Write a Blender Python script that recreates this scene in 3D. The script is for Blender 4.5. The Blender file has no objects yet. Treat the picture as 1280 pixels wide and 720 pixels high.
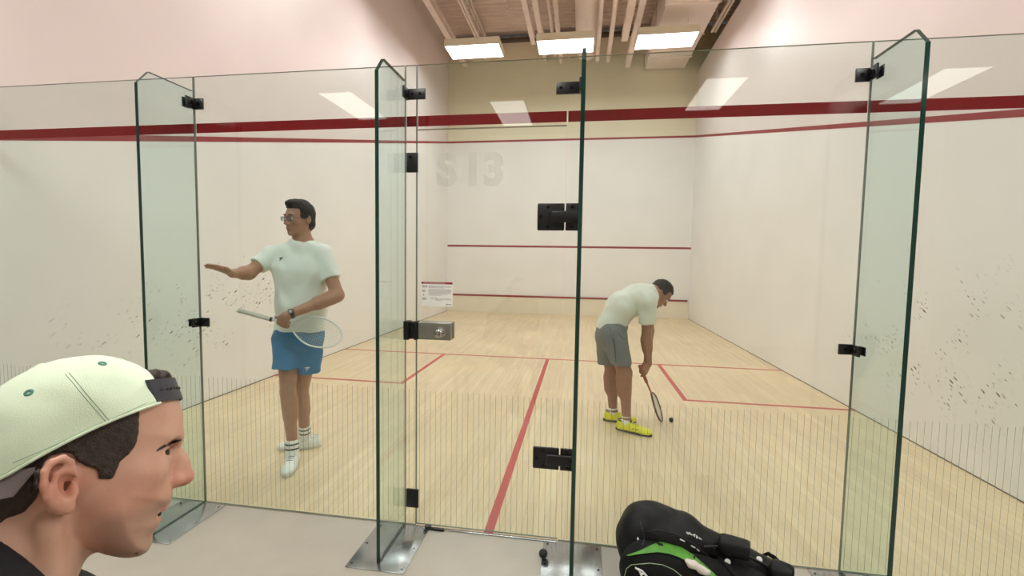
import bpy, bmesh, math, random
import numpy as np
from mathutils import Matrix, Vector
random.seed(7); np.random.seed(7)
SC = bpy.context.scene
COL = SC.collection
PI = math.pi
V = lambda *a: np.array(a, float)
def unit(v):
    v = np.asarray(v, float); return v/np.linalg.norm(v)

# ------------------------------------------------------------------ camera
CAM = V(0.4536, -2.2548, 1.4577)
yw, pt, rl = -0.151947, -0.0639138, 0.0156026
FPX = 561.2925
def cam_axes():
    cy, sy, cp, sp, cr, sr = math.cos(yw), math.sin(yw), math.cos(pt), math.sin(pt), math.cos(rl), math.sin(rl)
    f = V(sy*cp, cy*cp, sp); rt = V(cy, -sy, 0); up = np.cross(rt, f)
    return cr*rt+sr*up, -sr*rt+cr*up, f
CR, CU, CF = cam_axes()
cd = bpy.data.cameras.new('camera'); cam = bpy.data.objects.new('camera', cd); COL.objects.link(cam)
cd.sensor_width = 36; cd.lens = FPX/1280*36; cd.clip_start = 0.02; cd.clip_end = 100
M = Matrix.Identity(4)
for i in range(3):
    M[i][0] = CR[i]; M[i][1] = CU[i]; M[i][2] = -CF[i]; M[i][3] = CAM[i]
cam.matrix_world = M
SC.camera = cam
def ray(px, py): return CF+CR*(px-640)/FPX-CU*(py-360)/FPX
def at(px, py, y=None, z=None, x=None):
    """measured photo point -> world point on the plane x / y / z = const"""
    d = ray(px, py)
    a, v = (0, x) if x is not None else ((1, y) if y is not None else (2, z))
    return CAM+d*(v-CAM[a])/d[a]

# ------------------------------------------------------------------ materials
def srgb(r, g, b):
    return tuple((c/255/12.92 if c/255 <= 0.04045 else ((c/255+0.055)/1.055)**2.4) for c in (r, g, b))+(1,)
MATS = {}
def newmat(name):
    m = bpy.data.materials.new(name); m.use_nodes = True
    nt = m.node_tree
    for n in list(nt.nodes): nt.nodes.remove(n)
    out = nt.nodes.new('ShaderNodeOutputMaterial')
    MATS[name] = m
    return m, nt, out
def N(nt, typ, **kw):
    n = nt.nodes.new(typ)
    for k, v in kw.items():
        if k in n.inputs.keys() if hasattr(n.inputs, 'keys') else False: n.inputs[k].default_value = v
        else: setattr(n, k, v)
    return n
def pmat(name, col, rough=0.6, metal=0.0, var=0.0, scale=20, bump=0.0, bscale=200, sub=0.0, spec=0.5, coat=0.0, sheen=0.0):
    """principled with procedural noise variation of the colour and bump"""
    m, nt, out = newmat(name)
    b = nt.nodes.new('ShaderNodeBsdfPrincipled')
    nt.links.new(b.outputs[0], out.inputs[0])
    b.inputs['Base Color'].default_value = col
    b.inputs['Roughness'].default_value = rough
    b.inputs['Metallic'].default_value = metal
    b.inputs['Specular IOR Level'].default_value = spec
    b.inputs['Coat Weight'].default_value = coat
    b.inputs['Sheen Weight'].default_value = sheen
    if sub > 0:
        b.inputs['Subsurface Weight'].default_value = sub
        b.inputs['Subsurface Radius'].default_value = (1.0, 0.35, 0.2)
        b.inputs['Subsurface Scale'].default_value = 0.006
    tc = nt.nodes.new('ShaderNodeTexCoord')
    if var > 0:
        nz = nt.nodes.new('ShaderNodeTexNoise'); nz.inputs['Scale'].default_value = scale; nz.inputs['Detail'].default_value = 4
        nt.links.new(tc.outputs['Object'], nz.inputs['Vector'])
        mp = nt.nodes.new('ShaderNodeMapRange')
        mp.inputs[1].default_value = 0.3; mp.inputs[2].default_value = 0.7
        mp.inputs[3].default_value = 1-var; mp.inputs[4].default_value = 1+var
        nt.links.new(nz.outputs['Fac'], mp.inputs[0])
        vm = nt.nodes.new('ShaderNodeVectorMath'); vm.operation = 'SCALE'
        vm.inputs[0].default_value = col[:3]
        nt.links.new(mp.outputs[0], vm.inputs['Scale'])
        nt.links.new(vm.outputs[0], b.inputs['Base Color'])
    if bump > 0:
        n2 = nt.nodes.new('ShaderNodeTexNoise'); n2.inputs['Scale'].default_value = bscale; n2.inputs['Detail'].default_value = 3
        nt.links.new(tc.outputs['Object'], n2.inputs['Vector'])
        bp = nt.nodes.new('ShaderNodeBump'); bp.inputs['Strength'].default_value = bump; bp.inputs['Distance'].default_value = 0.002
        nt.links.new(n2.outputs['Fac'], bp.inputs['Height']); nt.links.new(bp.outputs[0], b.inputs['Normal'])
    return m
def emat(name, col, s):
    m, nt, out = newmat(name)
    e = nt.nodes.new('ShaderNodeEmission'); e.inputs[0].default_value = col; e.inputs[1].default_value = s
    nt.links.new(e.outputs[0], out.inputs[0]); return m
def glassmat(name, tint, refl=1.0):
    """architectural glass: clear tinted transmission, Fresnel mirror reflection"""
    m, nt, out = newmat(name)
    tr = nt.nodes.new('ShaderNodeBsdfTransparent'); tr.inputs[0].default_value = tint+(1,)
    gl = nt.nodes.new('ShaderNodeBsdfGlossy'); gl.inputs['Roughness'].default_value = 0.0
    gl.inputs[0].default_value = (1, 1, 1, 1)
    ge = nt.nodes.new('ShaderNodeNewGeometry')
    dt = nt.nodes.new('ShaderNodeVectorMath'); dt.operation = 'DOT_PRODUCT'
    nt.links.new(ge.outputs['Incoming'], dt.inputs[0]); nt.links.new(ge.outputs['Normal'], dt.inputs[1])
    ab = nt.nodes.new('ShaderNodeMath'); ab.operation = 'ABSOLUTE'; nt.links.new(dt.outputs['Value'], ab.inputs[0])
    om = nt.nodes.new('ShaderNodeMath'); om.operation = 'SUBTRACT'; om.inputs[0].default_value = 1; nt.links.new(ab.outputs[0], om.inputs[1])
    pw = nt.nodes.new('ShaderNodeMath'); pw.operation = 'POWER'; pw.inputs[1].default_value = 5; nt.links.new(om.outputs[0], pw.inputs[0])
    ma = nt.nodes.new('ShaderNodeMath'); ma.operation = 'MULTIPLY_ADD'; ma.inputs[1].default_value = 0.96*refl; ma.inputs[2].default_value = 0.04*refl
    nt.links.new(pw.outputs[0], ma.inputs[0])
    mx = nt.nodes.new('ShaderNodeMixShader')
    nt.links.new(ma.outputs[0], mx.inputs[0]); nt.links.new(tr.outputs[0], mx.inputs[1]); nt.links.new(gl.outputs[0], mx.inputs[2])
    nt.links.new(mx.outputs[0], out.inputs[0]); return m
def ghostmat(name, col, alpha, rough=0.6):
    """thin translucent film / etched paint"""
    m, nt, out = newmat(name)
    tr = nt.nodes.new('ShaderNodeBsdfTransparent')
    d = nt.nodes.new('ShaderNodeBsdfPrincipled'); d.inputs['Base Color'].default_value = col; d.inputs['Roughness'].default_value = rough
    mx = nt.nodes.new('ShaderNodeMixShader'); mx.inputs[0].default_value = alpha
    nt.links.new(tr.outputs[0], mx.inputs[1]); nt.links.new(d.outputs[0], mx.inputs[2])
    nt.links.new(mx.outputs[0], out.inputs[0]); return m

# ------------------------------------------------------------------ objects
def tag(o, label=None, cat=None, group=None, kind=None):
    if label: o['label'] = label
    if cat: o['category'] = cat
    if group: o['group'] = group
    if kind: o['kind'] = kind
    return o
def empty(name, loc, label, cat, group=None):
    o = bpy.data.objects.new(name, None); COL.objects.link(o); o.location = tuple(loc)
    o.empty_display_size = 0.1
    return tag(o, label, cat, group)
def wloc(o):
    p = V(0, 0, 0)
    while o is not None:
        p = p+V(*o.location); o = o.parent
    return p
def link(name, me, mats, parent=None, loc=None, smooth=True, sharp=None):
    """me: mesh in world coordinates"""
    o = bpy.data.objects.new(name, me); COL.objects.link(o)
    for m in (mats if isinstance(mats, (list, tuple)) else [mats]): me.materials.append(m)
    if parent is not None:
        o.parent = parent; off = wloc(parent)
        if loc is not None: o.location = tuple(V(*loc)-off); off = V(*loc)
    else:
        off = V(*loc) if loc is not None else V(0, 0, 0); o.location = tuple(off)
    n = len(me.vertices); co = np.empty(n*3); me.vertices.foreach_get('co', co)
    co = (co.reshape(-1, 3)-off).ravel(); me.vertices.foreach_set('co', co)
    if smooth:
        me.polygons.foreach_set('use_smooth', [True]*len(me.polygons))
        if sharp is not None:
            me.update(); bm = bmesh.new(); bm.from_mesh(me)
            for e in bm.edges:
                if len(e.link_faces) == 2 and e.calc_face_angle(0) > sharp: e.smooth = False
            bm.to_mesh(me); bm.free()
    me.update()
    return o

class MB:
    def __init__(s): s.v = []; s.f = []; s.m = []
    def add(s, vs, fs, mi=0):
        k = len(s.v); s.v += [tuple(map(float, p)) for p in vs]; s.f += [tuple(i+k for i in f) for f in fs]
        s.m += [mi]*len(fs) if isinstance(mi, int) else list(mi); return s
    def box(s, lo, hi, mi=0, mside=None):
        x0, y0, z0 = lo; x1, y1, z1 = hi
        vs = [(x0,y0,z0),(x1,y0,z0),(x1,y1,z0),(x0,y1,z0),(x0,y0,z1),(x1,y0,z1),(x1,y1,z1),(x0,y1,z1)]
        fs = [(0,3,2,1),(4,5,6,7),(0,1,5,4),(1,2,6,5),(2,3,7,6),(3,0,4,7)]
        return s.add(vs, fs, mi)
    def obox(s, c, ax, half, mi=0):
        c = V(*c); a = [unit(q)*h for q, h in zip(ax, half)]
        vs = [c+i*a[0]+j*a[1]+k*a[2] for k in (-1,1) for (i,j) in ((-1,-1),(1,-1),(1,1),(-1,1))]
        fs = [(0,3,2,1),(4,5,6,7),(0,1,5,4),(1,2,6,5),(2,3,7,6),(3,0,4,7)]
        if np.dot(np.cross(a[0], a[1]), a[2]) < 0: fs = [f[::-1] for f in fs]
        return s.add(vs, fs, mi)
    def prism(s, poly, o, ex, ey, ez, h0, h1, mi=0, medge=None):
        """2-D polygon (ccw in ex,ey) extruded along ez"""
        o = V(*o); n = len(poly)
        vs = [o+ex*p[0]+ey*p[1]+ez*h0 for p in poly]+[o+ex*p[0]+ey*p[1]+ez*h1 for p in poly]
        fs = [tuple(range(n))[::-1], tuple(range(n, 2*n))]+[(i,(i+1)%n,(i+1)%n+n,i+n) for i in range(n)]
        if np.dot(np.cross(ex, ey), ez)*(h1-h0) < 0: fs = [f[::-1] for f in fs]
        me = mi if medge is None else medge
        return s.add(vs, fs, [mi, mi]+[me]*n)
    def tube(s, pts, r, seg=8, mi=0, closed=False, flat=1.0, nrm=None):
        pts = [V(*p) for p in pts]; n = len(pts)
        rs = r if isinstance(r, (list, tuple, np.ndarray)) else [r]*n
        vs = []; prev = None
        for i, p in enumerate(pts):
            if closed: t = pts[(i+1) % n]-pts[i-1]
            else: t = pts[min(i+1, n-1)]-pts[max(i-1, 0)]
            t = unit(t)
            if nrm is not None: u = V(*nrm); u = unit(u-t*np.dot(u, t))
            elif prev is None:
                u = np.cross(t, V(0, 0, 1)); 
                if np.linalg.norm(u) < 1e-3: u = np.cross(t, V(1, 0, 0))
                u = unit(u)
            else: u = unit(prev-t*np.dot(prev, t))
            prev = u; w = np.cross(t, u)
            for k in range(seg):
                a = 2*PI*k/seg; vs.append(p+rs[i]*(math.cos(a)*u*flat+math.sin(a)*w))
        fs = []
        for i in range(n if closed else n-1):
            j = (i+1) % n
            for k in range(seg):
                l = (k+1) % seg; fs.append((i*seg+k, i*seg+l, j*seg+l, j*seg+k))
        if not closed:
            fs.append(tuple(range(seg))[::-1]); fs.append(tuple((n-1)*seg+k for k in range(seg)))
        return s.add(vs, fs, mi)
    def lathe(s, prof, o, ax, seg=24, mi=0):
        """prof: list (r, h) along ax"""
        ax = unit(ax); u = np.cross(ax, V(0, 0, 1))
        if np.linalg.norm(u) < 1e-3: u = np.cross(ax, V(1, 0, 0))
        u = unit(u); w = np.cross(ax, u); o = V(*o); vs = []; n = len(prof)
        for r, h in prof:
            for k in range(seg):
                a = 2*PI*k/seg; vs.append(o+ax*h+r*(math.cos(a)*u+math.sin(a)*w))
        fs = [(i*seg+k, i*seg+(k+1)%seg, (i+1)*seg+(k+1)%seg, (i+1)*seg+k) for i in range(n-1) for k in range(seg)]
        fs += [tuple(range(seg))[::-1], tuple((n-1)*seg+k for k in range(seg))]
        return s.add(vs, fs, mi)
    def build(s, name, mats, parent=None, loc=None, bevel=0, seg=2, smooth=False, sharp=None, **tg):
        me = bpy.data.meshes.new(name); me.from_pydata(s.v, [], s.f)
        for p, mi in zip(me.polygons, s.m): p.material_index = mi
        if bevel:
            bm = bmesh.new(); bm.from_mesh(me); bmesh.ops.remove_doubles(bm, verts=bm.verts, dist=1e-6)
            bmesh.ops.bevel(bm, geom=[e for e in bm.edges if e.calc_face_angle(0) > 0.5], offset=bevel, segments=seg, affect='EDGES', profile=0.5)
            bm.to_mesh(me); bm.free(); smooth = True; sharp = 0.9 if sharp is None else sharp
        me.validate()
        o = link(name, me, mats, parent, loc, smooth, sharp if sharp else (0.7 if smooth else None))
        if tg: tag(o, **tg)
        return o

# ------------------------------------------------------------------ implicit surfaces
def nets(f, lo, hi, h):
    lo = V(*lo); hi = V(*hi); B = 8
    nb = np.ceil(((hi-lo)/h+2)/B).astype(int); n = nb*B
    bi = np.stack(np.meshgrid(*[np.arange(k) for k in nb], indexing='ij'), -1).reshape(-1, 3)
    fc = f(lo+(bi*B+(B-1)/2)*h)
    act = np.abs(fc) < B*h*0.87*1.7
    F = np.repeat(np.repeat(np.repeat(np.where(fc < 0, -1., 1.).reshape(nb).astype(np.float32), B, 0), B, 1), B, 2)
    lc = np.stack(np.meshgrid(*[np.arange(B)]*3, indexing='ij'), -1).reshape(-1, 3)
    ab = bi[act]
    for s in range(0, len(ab), 400):
        blk = ab[s:s+400]; idx = (blk[:, None, :]*B+lc[None]).reshape(-1, 3)
        F[idx[:, 0], idx[:, 1], idx[:, 2]] = f(lo+idx*h)
    S = F < 0
    mixed = np.zeros(tuple(n-1), bool); c0 = S[:-1, :-1, :-1]
    sl = lambda a, d, k: slice(d, k-1+d)
    corners = [(a, b, c) for a in (0, 1) for b in (0, 1) for c in (0, 1)]
    for a, b, c in corners[1:]:
        mixed |= S[a:n[0]-1+a, b:n[1]-1+b, c:n[2]-1+c] != c0
    cells = np.argwhere(mixed); idx = np.full(tuple(n-1), -1, np.int32)
    idx[cells[:, 0], cells[:, 1], cells[:, 2]] = np.arange(len(cells))
    acc = np.zeros((len(cells), 3)); cnt = np.zeros(len(cells))
    for a in corners:
        for ax in range(3):
            if a[ax] == 1: continue
            b = list(a); b[ax] = 1
            A = cells+np.array(a); Bc = cells+np.array(b)
            fa = F[A[:, 0], A[:, 1], A[:, 2]]; fb = F[Bc[:, 0], Bc[:, 1], Bc[:, 2]]
            m = (fa < 0) != (fb < 0)
            t = np.where(m, fa/np.where(m, fa-fb, 1), 0)
            p = np.tile(np.array(a, float), (len(cells), 1)); p[:, ax] = t
            acc += p*m[:, None]; cnt += m
    vs = lo+(cells+acc/cnt[:, None])*h
    quads = []
    for ax in range(3):
        u, v = (ax+1) % 3, (ax+2) % 3
        s0 = [slice(None)]*3; s1 = [slice(None)]*3; s0[ax] = slice(0, -1); s1[ax] = slice(1, None)
        d = S[tuple(s0)] != S[tuple(s1)]
        e = np.argwhere(d); e = e[(e[:, u] > 0) & (e[:, v] > 0) & (e[:, u] < n[u]-1) & (e[:, v] < n[v]-1)]
        ins = S[e[:, 0], e[:, 1], e[:, 2]]
        def g(du, dv):
            q = e.copy(); q[:, u] -= du; q[:, v] -= dv; return idx[q[:, 0], q[:, 1], q[:, 2]]
        q = np.stack([g(1, 1), g(0, 1), g(0, 0), g(1, 0)], 1)
        q[~ins] = q[~ins][:, ::-1]
        quads.append(q)
    q = np.concatenate(quads); q = q[(q >= 0).all(1)]
    return vs, q
def mesh_np(name, vs, q):
    me = bpy.data.meshes.new(name)
    me.vertices.add(len(vs)); me.vertices.foreach_set('co', vs.ravel())
    me.loops.add(q.size); me.loops.foreach_set('vertex_index', q.ravel().astype(np.int32))
    me.polygons.add(len(q)); me.polygons.foreach_set('loop_start', np.arange(0, q.size, 4, dtype=np.int32))
    me.update(calc_edges=True); me.validate()
    return me
def relax(vs, q, it=2, lam=0.5):
    e = np.concatenate([q[:, [0, 1]], q[:, [1, 2]], q[:, [2, 3]], q[:, [3, 0]]])
    for _ in range(it):
        a = np.zeros_like(vs); c = np.zeros(len(vs))
        np.add.at(a, e[:, 0], vs[e[:, 1]]); np.add.at(c, e[:, 0], 1)
        np.add.at(a, e[:, 1], vs[e[:, 0]]); np.add.at(c, e[:, 1], 1)
        vs = vs*(1-lam)+lam*a/np.maximum(c, 1)[:, None]
    return vs
def blob(name, f, lo, hi, h, mat, parent=None, loc=None, smooth_it=1, matfn=None, **tg):
    vs, q = nets(f, lo, hi, h)
    if smooth_it: vs = relax(vs, q, smooth_it)
    me = mesh_np(name, vs, q)
    o = link(name, me, mat, parent, loc, True)
    if matfn is not None:
        cen = vs[q].mean(1); me.polygons.foreach_set('material_index', matfn(cen).astype(np.int32))
    if tg: tag(o, **tg)
    return o
def smin(a, b, k):
    if k <= 0: return np.minimum(a, b)
    h = np.maximum(k-np.abs(a-b), 0)/k
    return np.minimum(a, b)-h*h*k*0.25
def smax(a, b, k): return -smin(-a, -b, k)
def cone(a, b, ra, rb=None):
    a = V(*a); b = V(*b); rb = ra if rb is None else rb; ba = b-a; L = ba@ba
    def f(p):
        t = np.clip((p-a)@ba/L, 0, 1) if L > 1e-12 else np.zeros(len(p))
        return np.linalg.norm(p-a-t[:, None]*ba, axis=1)-(ra+(rb-ra)*t)
    return f
def econe(a, b, wa, da, wb, db, side, cap=1.0):
    """tapered limb/torso section with elliptical cross section: half width w along side, half depth d"""
    a = V(*a); b = V(*b); n = unit(b-a); L = np.linalg.norm(b-a)
    s = unit(V(*side)-n*np.dot(V(*side), n)); fr = np.cross(n, s)
    def f(p):
        q = p-a; h = q@n; t = np.clip(h/L, 0, 1); w = wa+(wb-wa)*t; d = da+(db-da)*t
        e = np.where(h < 0, h, np.where(h > L, h-L, 0)); m = np.minimum(w, d)
        return (np.sqrt((q@s/w)**2+(q@fr/d)**2+(e/(m*cap))**2)-1)*m
    return f
def ell(c, r, ax=None):
    c = V(*c); r = V(*r); A = np.eye(3) if ax is None else np.array([unit(a) for a in ax])
    m = r.min()
    def f(p):
        q = (p-c)@A.T; k = np.linalg.norm(q/r, axis=1)
        k1 = np.linalg.norm(q/(r*r), axis=1)
        return np.where(k1 > 1e-9, k*(k-1)/np.maximum(k1, 1e-9), -m)
    return f
def U(fs, k=0.02):
    def f(p):
        d = fs[0](p)
        for g in fs[1:]: d = smin(d, g(p), k)
        return d
    return f
def plane(o, n):
    o = V(*o); n = unit(n)
    return lambda p: (p-o)@n
def cut(f, g, k=0.0):      # keep f where g<0
    return lambda p: smax(f(p), g(p), k)
def sub(f, g, k=0.0):
    return lambda p: smax(f(p), -g(p), k)
def wrinkle(f, amp, sc, ph=0.0):
    def g(p):
        x, y, z = (p*sc).T
        n = np.sin(x+1.7*np.sin(y*0.9+ph)+ph)*np.sin(z*1.3+1.2*np.sin(x*0.8)+2*ph)+0.5*np.sin(2.3*y+1.1*z+np.sin(1.9*x)+ph)
        return f(p)+amp*n*0.6
    return g
# ------------------------------------------------------------------ scene materials
WHT = srgb(236, 230, 222)
def wallmat(name, lower, upper, zs, scuff=None):
    """painted plaster: lower court paint / upper paint split at the out line (z = zs[0]+zs[1]*y); optional ball scuffs"""
    m, nt, out = newmat(name)
    L = nt.links.new
    b = nt.nodes.new('ShaderNodeBsdfPrincipled'); L(b.outputs[0], out.inputs[0])
    b.inputs['Roughness'].default_value = 0.42; b.inputs['Specular IOR Level'].default_value = 0.35
    ge = nt.nodes.new('ShaderNodeNewGeometry')
    sx = nt.nodes.new('ShaderNodeSeparateXYZ'); L(ge.outputs['Position'], sx.inputs[0])
    ml = nt.nodes.new('ShaderNodeMath'); ml.operation = 'MULTIPLY_ADD'; L(sx.outputs['Y'], ml.inputs[0]); ml.inputs[1].default_value = zs[1]; ml.inputs[2].default_value = zs[0]
    gt = nt.nodes.new('ShaderNodeMath'); gt.operation = 'GREATER_THAN'; L(sx.outputs['Z'], gt.inputs[0]); L(ml.outputs[0], gt.inputs[1])
    mx = nt.nodes.new('ShaderNodeMix'); mx.data_type = 'RGBA'; L(gt.outputs[0], mx.inputs[0]); mx.inputs[6].default_value = lower; mx.inputs[7].default_value = upper
    nz = nt.nodes.new('ShaderNodeTexNoise'); nz.inputs['Scale'].default_value = 1.3; nz.inputs['Detail'].default_value = 5; L(ge.outputs['Position'], nz.inputs['Vector'])
    mp = nt.nodes.new('ShaderNodeMapRange'); mp.inputs[1].default_value = 0.3; mp.inputs[2].default_value = 0.7; mp.inputs[3].default_value = 0.965; mp.inputs[4].default_value = 1.02
    L(nz.outputs['Fac'], mp.inputs[0])
    sc = nt.nodes.new('ShaderNodeVectorMath'); sc.operation = 'SCALE'; L(mx.outputs[2], sc.inputs[0]); L(mp.outputs[0], sc.inputs['Scale'])
    last = sc.outputs[0]
    if scuff:
        mp0 = nt.nodes.new('ShaderNodeMapping'); L(ge.outputs['Position'], mp0.inputs[0]); mp0.inputs['Rotation'].default_value = (scuff['rot'], 0, 0)
        mpg = nt.nodes.new('ShaderNodeMapping'); L(mp0.outputs[0], mpg.inputs[0]); mpg.inputs['Scale'].default_value = (0, 9, 32)
        def spots(extra, thr, prob):
            md = nt.nodes.new('ShaderNodeMapping'); L(mpg.outputs[0], md.inputs[0]); md.inputs['Scale'].default_value = (1, extra, extra)
            vo = nt.nodes.new('ShaderNodeTexVoronoi'); vo.voronoi_dimensions = '3D'; vo.inputs['Scale'].default_value = 1; L(md.outputs[0], vo.inputs['Vector'])
            lt = nt.nodes.new('ShaderNodeMapRange'); lt.inputs[1].default_value = thr; lt.inputs[2].default_value = thr*0.6; L(vo.outputs['Distance'], lt.inputs[0])
            sp = nt.nodes.new('ShaderNodeSeparateColor'); L(vo.outputs['Color'], sp.inputs[0])
            pr = nt.nodes.new('ShaderNodeMath'); pr.operation = 'LESS_THAN'; L(sp.outputs[0], pr.inputs[0]); pr.inputs[1].default_value = prob
            st = nt.nodes.new('ShaderNodeMath'); st.operation = 'MULTIPLY'; L(pr.outputs[0], st.inputs[0]); L(sp.outputs[1], st.inputs[1])
            m2 = nt.nodes.new('ShaderNodeMath'); m2.operation = 'MULTIPLY'; L(lt.outputs[0], m2.inputs[0]); L(st.outputs[0], m2.inputs[1]); return m2.outputs[0]
        a = spots(1.1, 0.27, 0.24); c = spots(2.2, 0.28, 0.26)
        mxx = nt.nodes.new('ShaderNodeMath'); mxx.operation = 'MAXIMUM'; L(a, mxx.inputs[0]); L(c, mxx.inputs[1])
        # worn area: an ellipse on the wall where balls are struck
        vm = nt.nodes.new('ShaderNodeVectorMath'); vm.operation = 'SUBTRACT'; L(ge.outputs['Position'], vm.inputs[0]); vm.inputs[1].default_value = scuff['c']
        vd = nt.nodes.new('ShaderNodeVectorMath'); vd.operation = 'DIVIDE'; L(vm.outputs[0], vd.inputs[0]); vd.inputs[1].default_value = scuff['r']
        ln = nt.nodes.new('ShaderNodeVectorMath'); ln.operation = 'LENGTH'; L(vd.outputs[0], ln.inputs[0])
        mk = nt.nodes.new('ShaderNodeMapRange'); mk.inputs[1].default_value = 1.15; mk.inputs[2].default_value = 0.45; L(ln.outputs['Value'], mk.inputs[0])
        n3 = nt.nodes.new('ShaderNodeTexNoise'); n3.inputs['Scale'].default_value = 3.5; L(ge.outputs['Position'], n3.inputs['Vector'])
        mq = nt.nodes.new('ShaderNodeMapRange'); mq.inputs[1].default_value = 0.44; mq.inputs[2].default_value = 0.56; L(n3.outputs['Fac'], mq.inputs[0])
        m3 = nt.nodes.new('ShaderNodeMath'); m3.operation = 'MULTIPLY'; L(mk.outputs[0], m3.inputs[0]); L(mq.outputs[0], m3.inputs[1])
        m4 = nt.nodes.new('ShaderNodeMath'); m4.operation = 'MULTIPLY'; L(m3.outputs[0], m4.inputs[0]); L(mxx.outputs[0], m4.inputs[1])
        m5 = nt.nodes.new('ShaderNodeMath'); m5.operation = 'MULTIPLY'; L(m4.outputs[0], m5.inputs[0]); m5.inputs[1].default_value = scuff['s']; m5.use_clamp = True
        mz = nt.nodes.new('ShaderNodeMix'); mz.data_type = 'RGBA'; L(m5.outputs[0], mz.inputs[0]); L(last, mz.inputs[6]); mz.inputs[7].default_value = srgb(70, 66, 62)
        last = mz.outputs[2]
    L(last, b.inputs['Base Color'])
    bp = nt.nodes.new('ShaderNodeBump'); bp.inputs['Strength'].default_value = 0.15; bp.inputs['Distance'].default_value = 0.003
    n2 = nt.nodes.new('ShaderNodeTexNoise'); n2.inputs['Scale'].default_value = 6; n2.inputs['Detail'].default_value = 3; L(ge.outputs['Position'], n2.inputs['Vector'])
    L(n2.outputs['Fac'], bp.inputs['Height']); L(bp.outputs[0], b.inputs['Normal'])
    return m
PAINT = srgb(239, 237, 235)
UPPER = srgb(227, 217, 215)
slope = 2.44/9.75
m_wl = wallmat('court_wall_left', PAINT, UPPER, (2.18, slope), dict(c=(-3.2, 2.1, 0.88), r=(1, 1.7, 0.55), rot=-0.55, s=1.9))
m_wr = wallmat('court_wall_right', PAINT, UPPER, (2.18, slope), dict(c=(3.2, 1.35, 0.85), r=(1, 1.5, 0.62), rot=-0.6, s=1.6))
m_wf = wallmat('court_wall_front', PAINT, srgb(232, 225, 200), (4.62, 0))
m_hall = pmat('hall_wall_paint', srgb(214, 208, 202), 0.7, var=0.03, scale=2)
m_ceil = pmat('painted_steel_deck', srgb(222, 206, 196), 0.6, var=0.04, scale=3)
m_steel = pmat('painted_steel', srgb(232, 218, 210), 0.55, var=0.05, scale=4)
m_duct = pmat('painted_duct', srgb(236, 224, 216), 0.5, var=0.04, scale=3)
m_dark = pmat('gap_shade_dark_duct', srgb(92, 80, 72), 0.8, var=0.1, scale=5)  # shade of the gaps put into the colour; also the dark duct
m_red = pmat('court_line_red', srgb(146, 40, 50), 0.45, var=0.04, scale=30)
m_redf = pmat('floor_line_red', srgb(192, 62, 60), 0.35, var=0.05, scale=40)
m_band = pmat('glass_band_red', srgb(132, 0, 16), 0.6, spec=.1)
m_hfloor = pmat('hall_vinyl', srgb(178, 171, 158), 0.35, var=0.035, scale=6, bump=0.05, bscale=60)
m_alu = pmat('brushed_aluminium', srgb(170, 172, 172), 0.22, metal=0.9, var=0.08, scale=12)
m_black = pmat('black_anodised', srgb(18, 18, 20), 0.38, var=0.1, scale=40)
m_blk2 = pmat('black_bolt', srgb(34, 34, 38), 0.25, metal=0.6)
m_lock = pmat('satin_nickel', srgb(150, 148, 140), 0.32, metal=0.75, var=0.04, scale=60)
m_knob = pmat('chrome_knob', srgb(180, 178, 172), 0.12, metal=1.0)
m_tin = pmat('tin_board_paint', srgb(233, 224, 205), 0.45, var=0.02, scale=3)
m_wframe = pmat('lamp_housing_enamel', srgb(226, 220, 196), 0.5)
m_lamp = emat('lamp_diffuser', srgb(255, 252, 250), 15.0)
m_lampb = emat('hall_lamp_diffuser', srgb(255, 250, 240), 4.6)
m_hfill = emat('hall_fill_glow', srgb(255, 252, 246), 27)  # strong glow for the added, unseen hall lights
G_PANE = glassmat('pane_glass', (0.931, 0.977, 0.966))
G_FIN = glassmat('fin_glass', (0.885, 0.955, 0.950), 0.9)
m_gedge = pmat('glass_edge_green', srgb(10, 52, 44), 0.12, spec=0.6)
m_gtop = pmat('glass_edge_pale', srgb(104, 116, 106), 0.2, spec=0.6)
m_silicone = pmat('clear_silicone_edge', srgb(150, 158, 148), 0.3)
def etchmat():
    m, nt, out = newmat('etched_stripe'); L = nt.links.new
    tr = nt.nodes.new('ShaderNodeBsdfTransparent'); d = nt.nodes.new('ShaderNodeBsdfDiffuse'); t = nt.nodes.new('ShaderNodeBsdfTranslucent')
    d.inputs[0].default_value = srgb(190, 186, 172); t.inputs[0].default_value = srgb(190, 186, 172)
    m1 = nt.nodes.new('ShaderNodeMixShader'); m1.inputs[0].default_value = .45; L(d.outputs[0], m1.inputs[1]); L(t.outputs[0], m1.inputs[2])
    m2 = nt.nodes.new('ShaderNodeMixShader'); m2.inputs[0].default_value = .55; L(tr.outputs[0], m2.inputs[1]); L(m1.outputs[0], m2.inputs[2]); L(m2.outputs[0], out.inputs[0]); return m
m_etch = etchmat()
m_decal = ghostmat('frosted_decal', srgb(176, 178, 164), 0.10)

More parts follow.
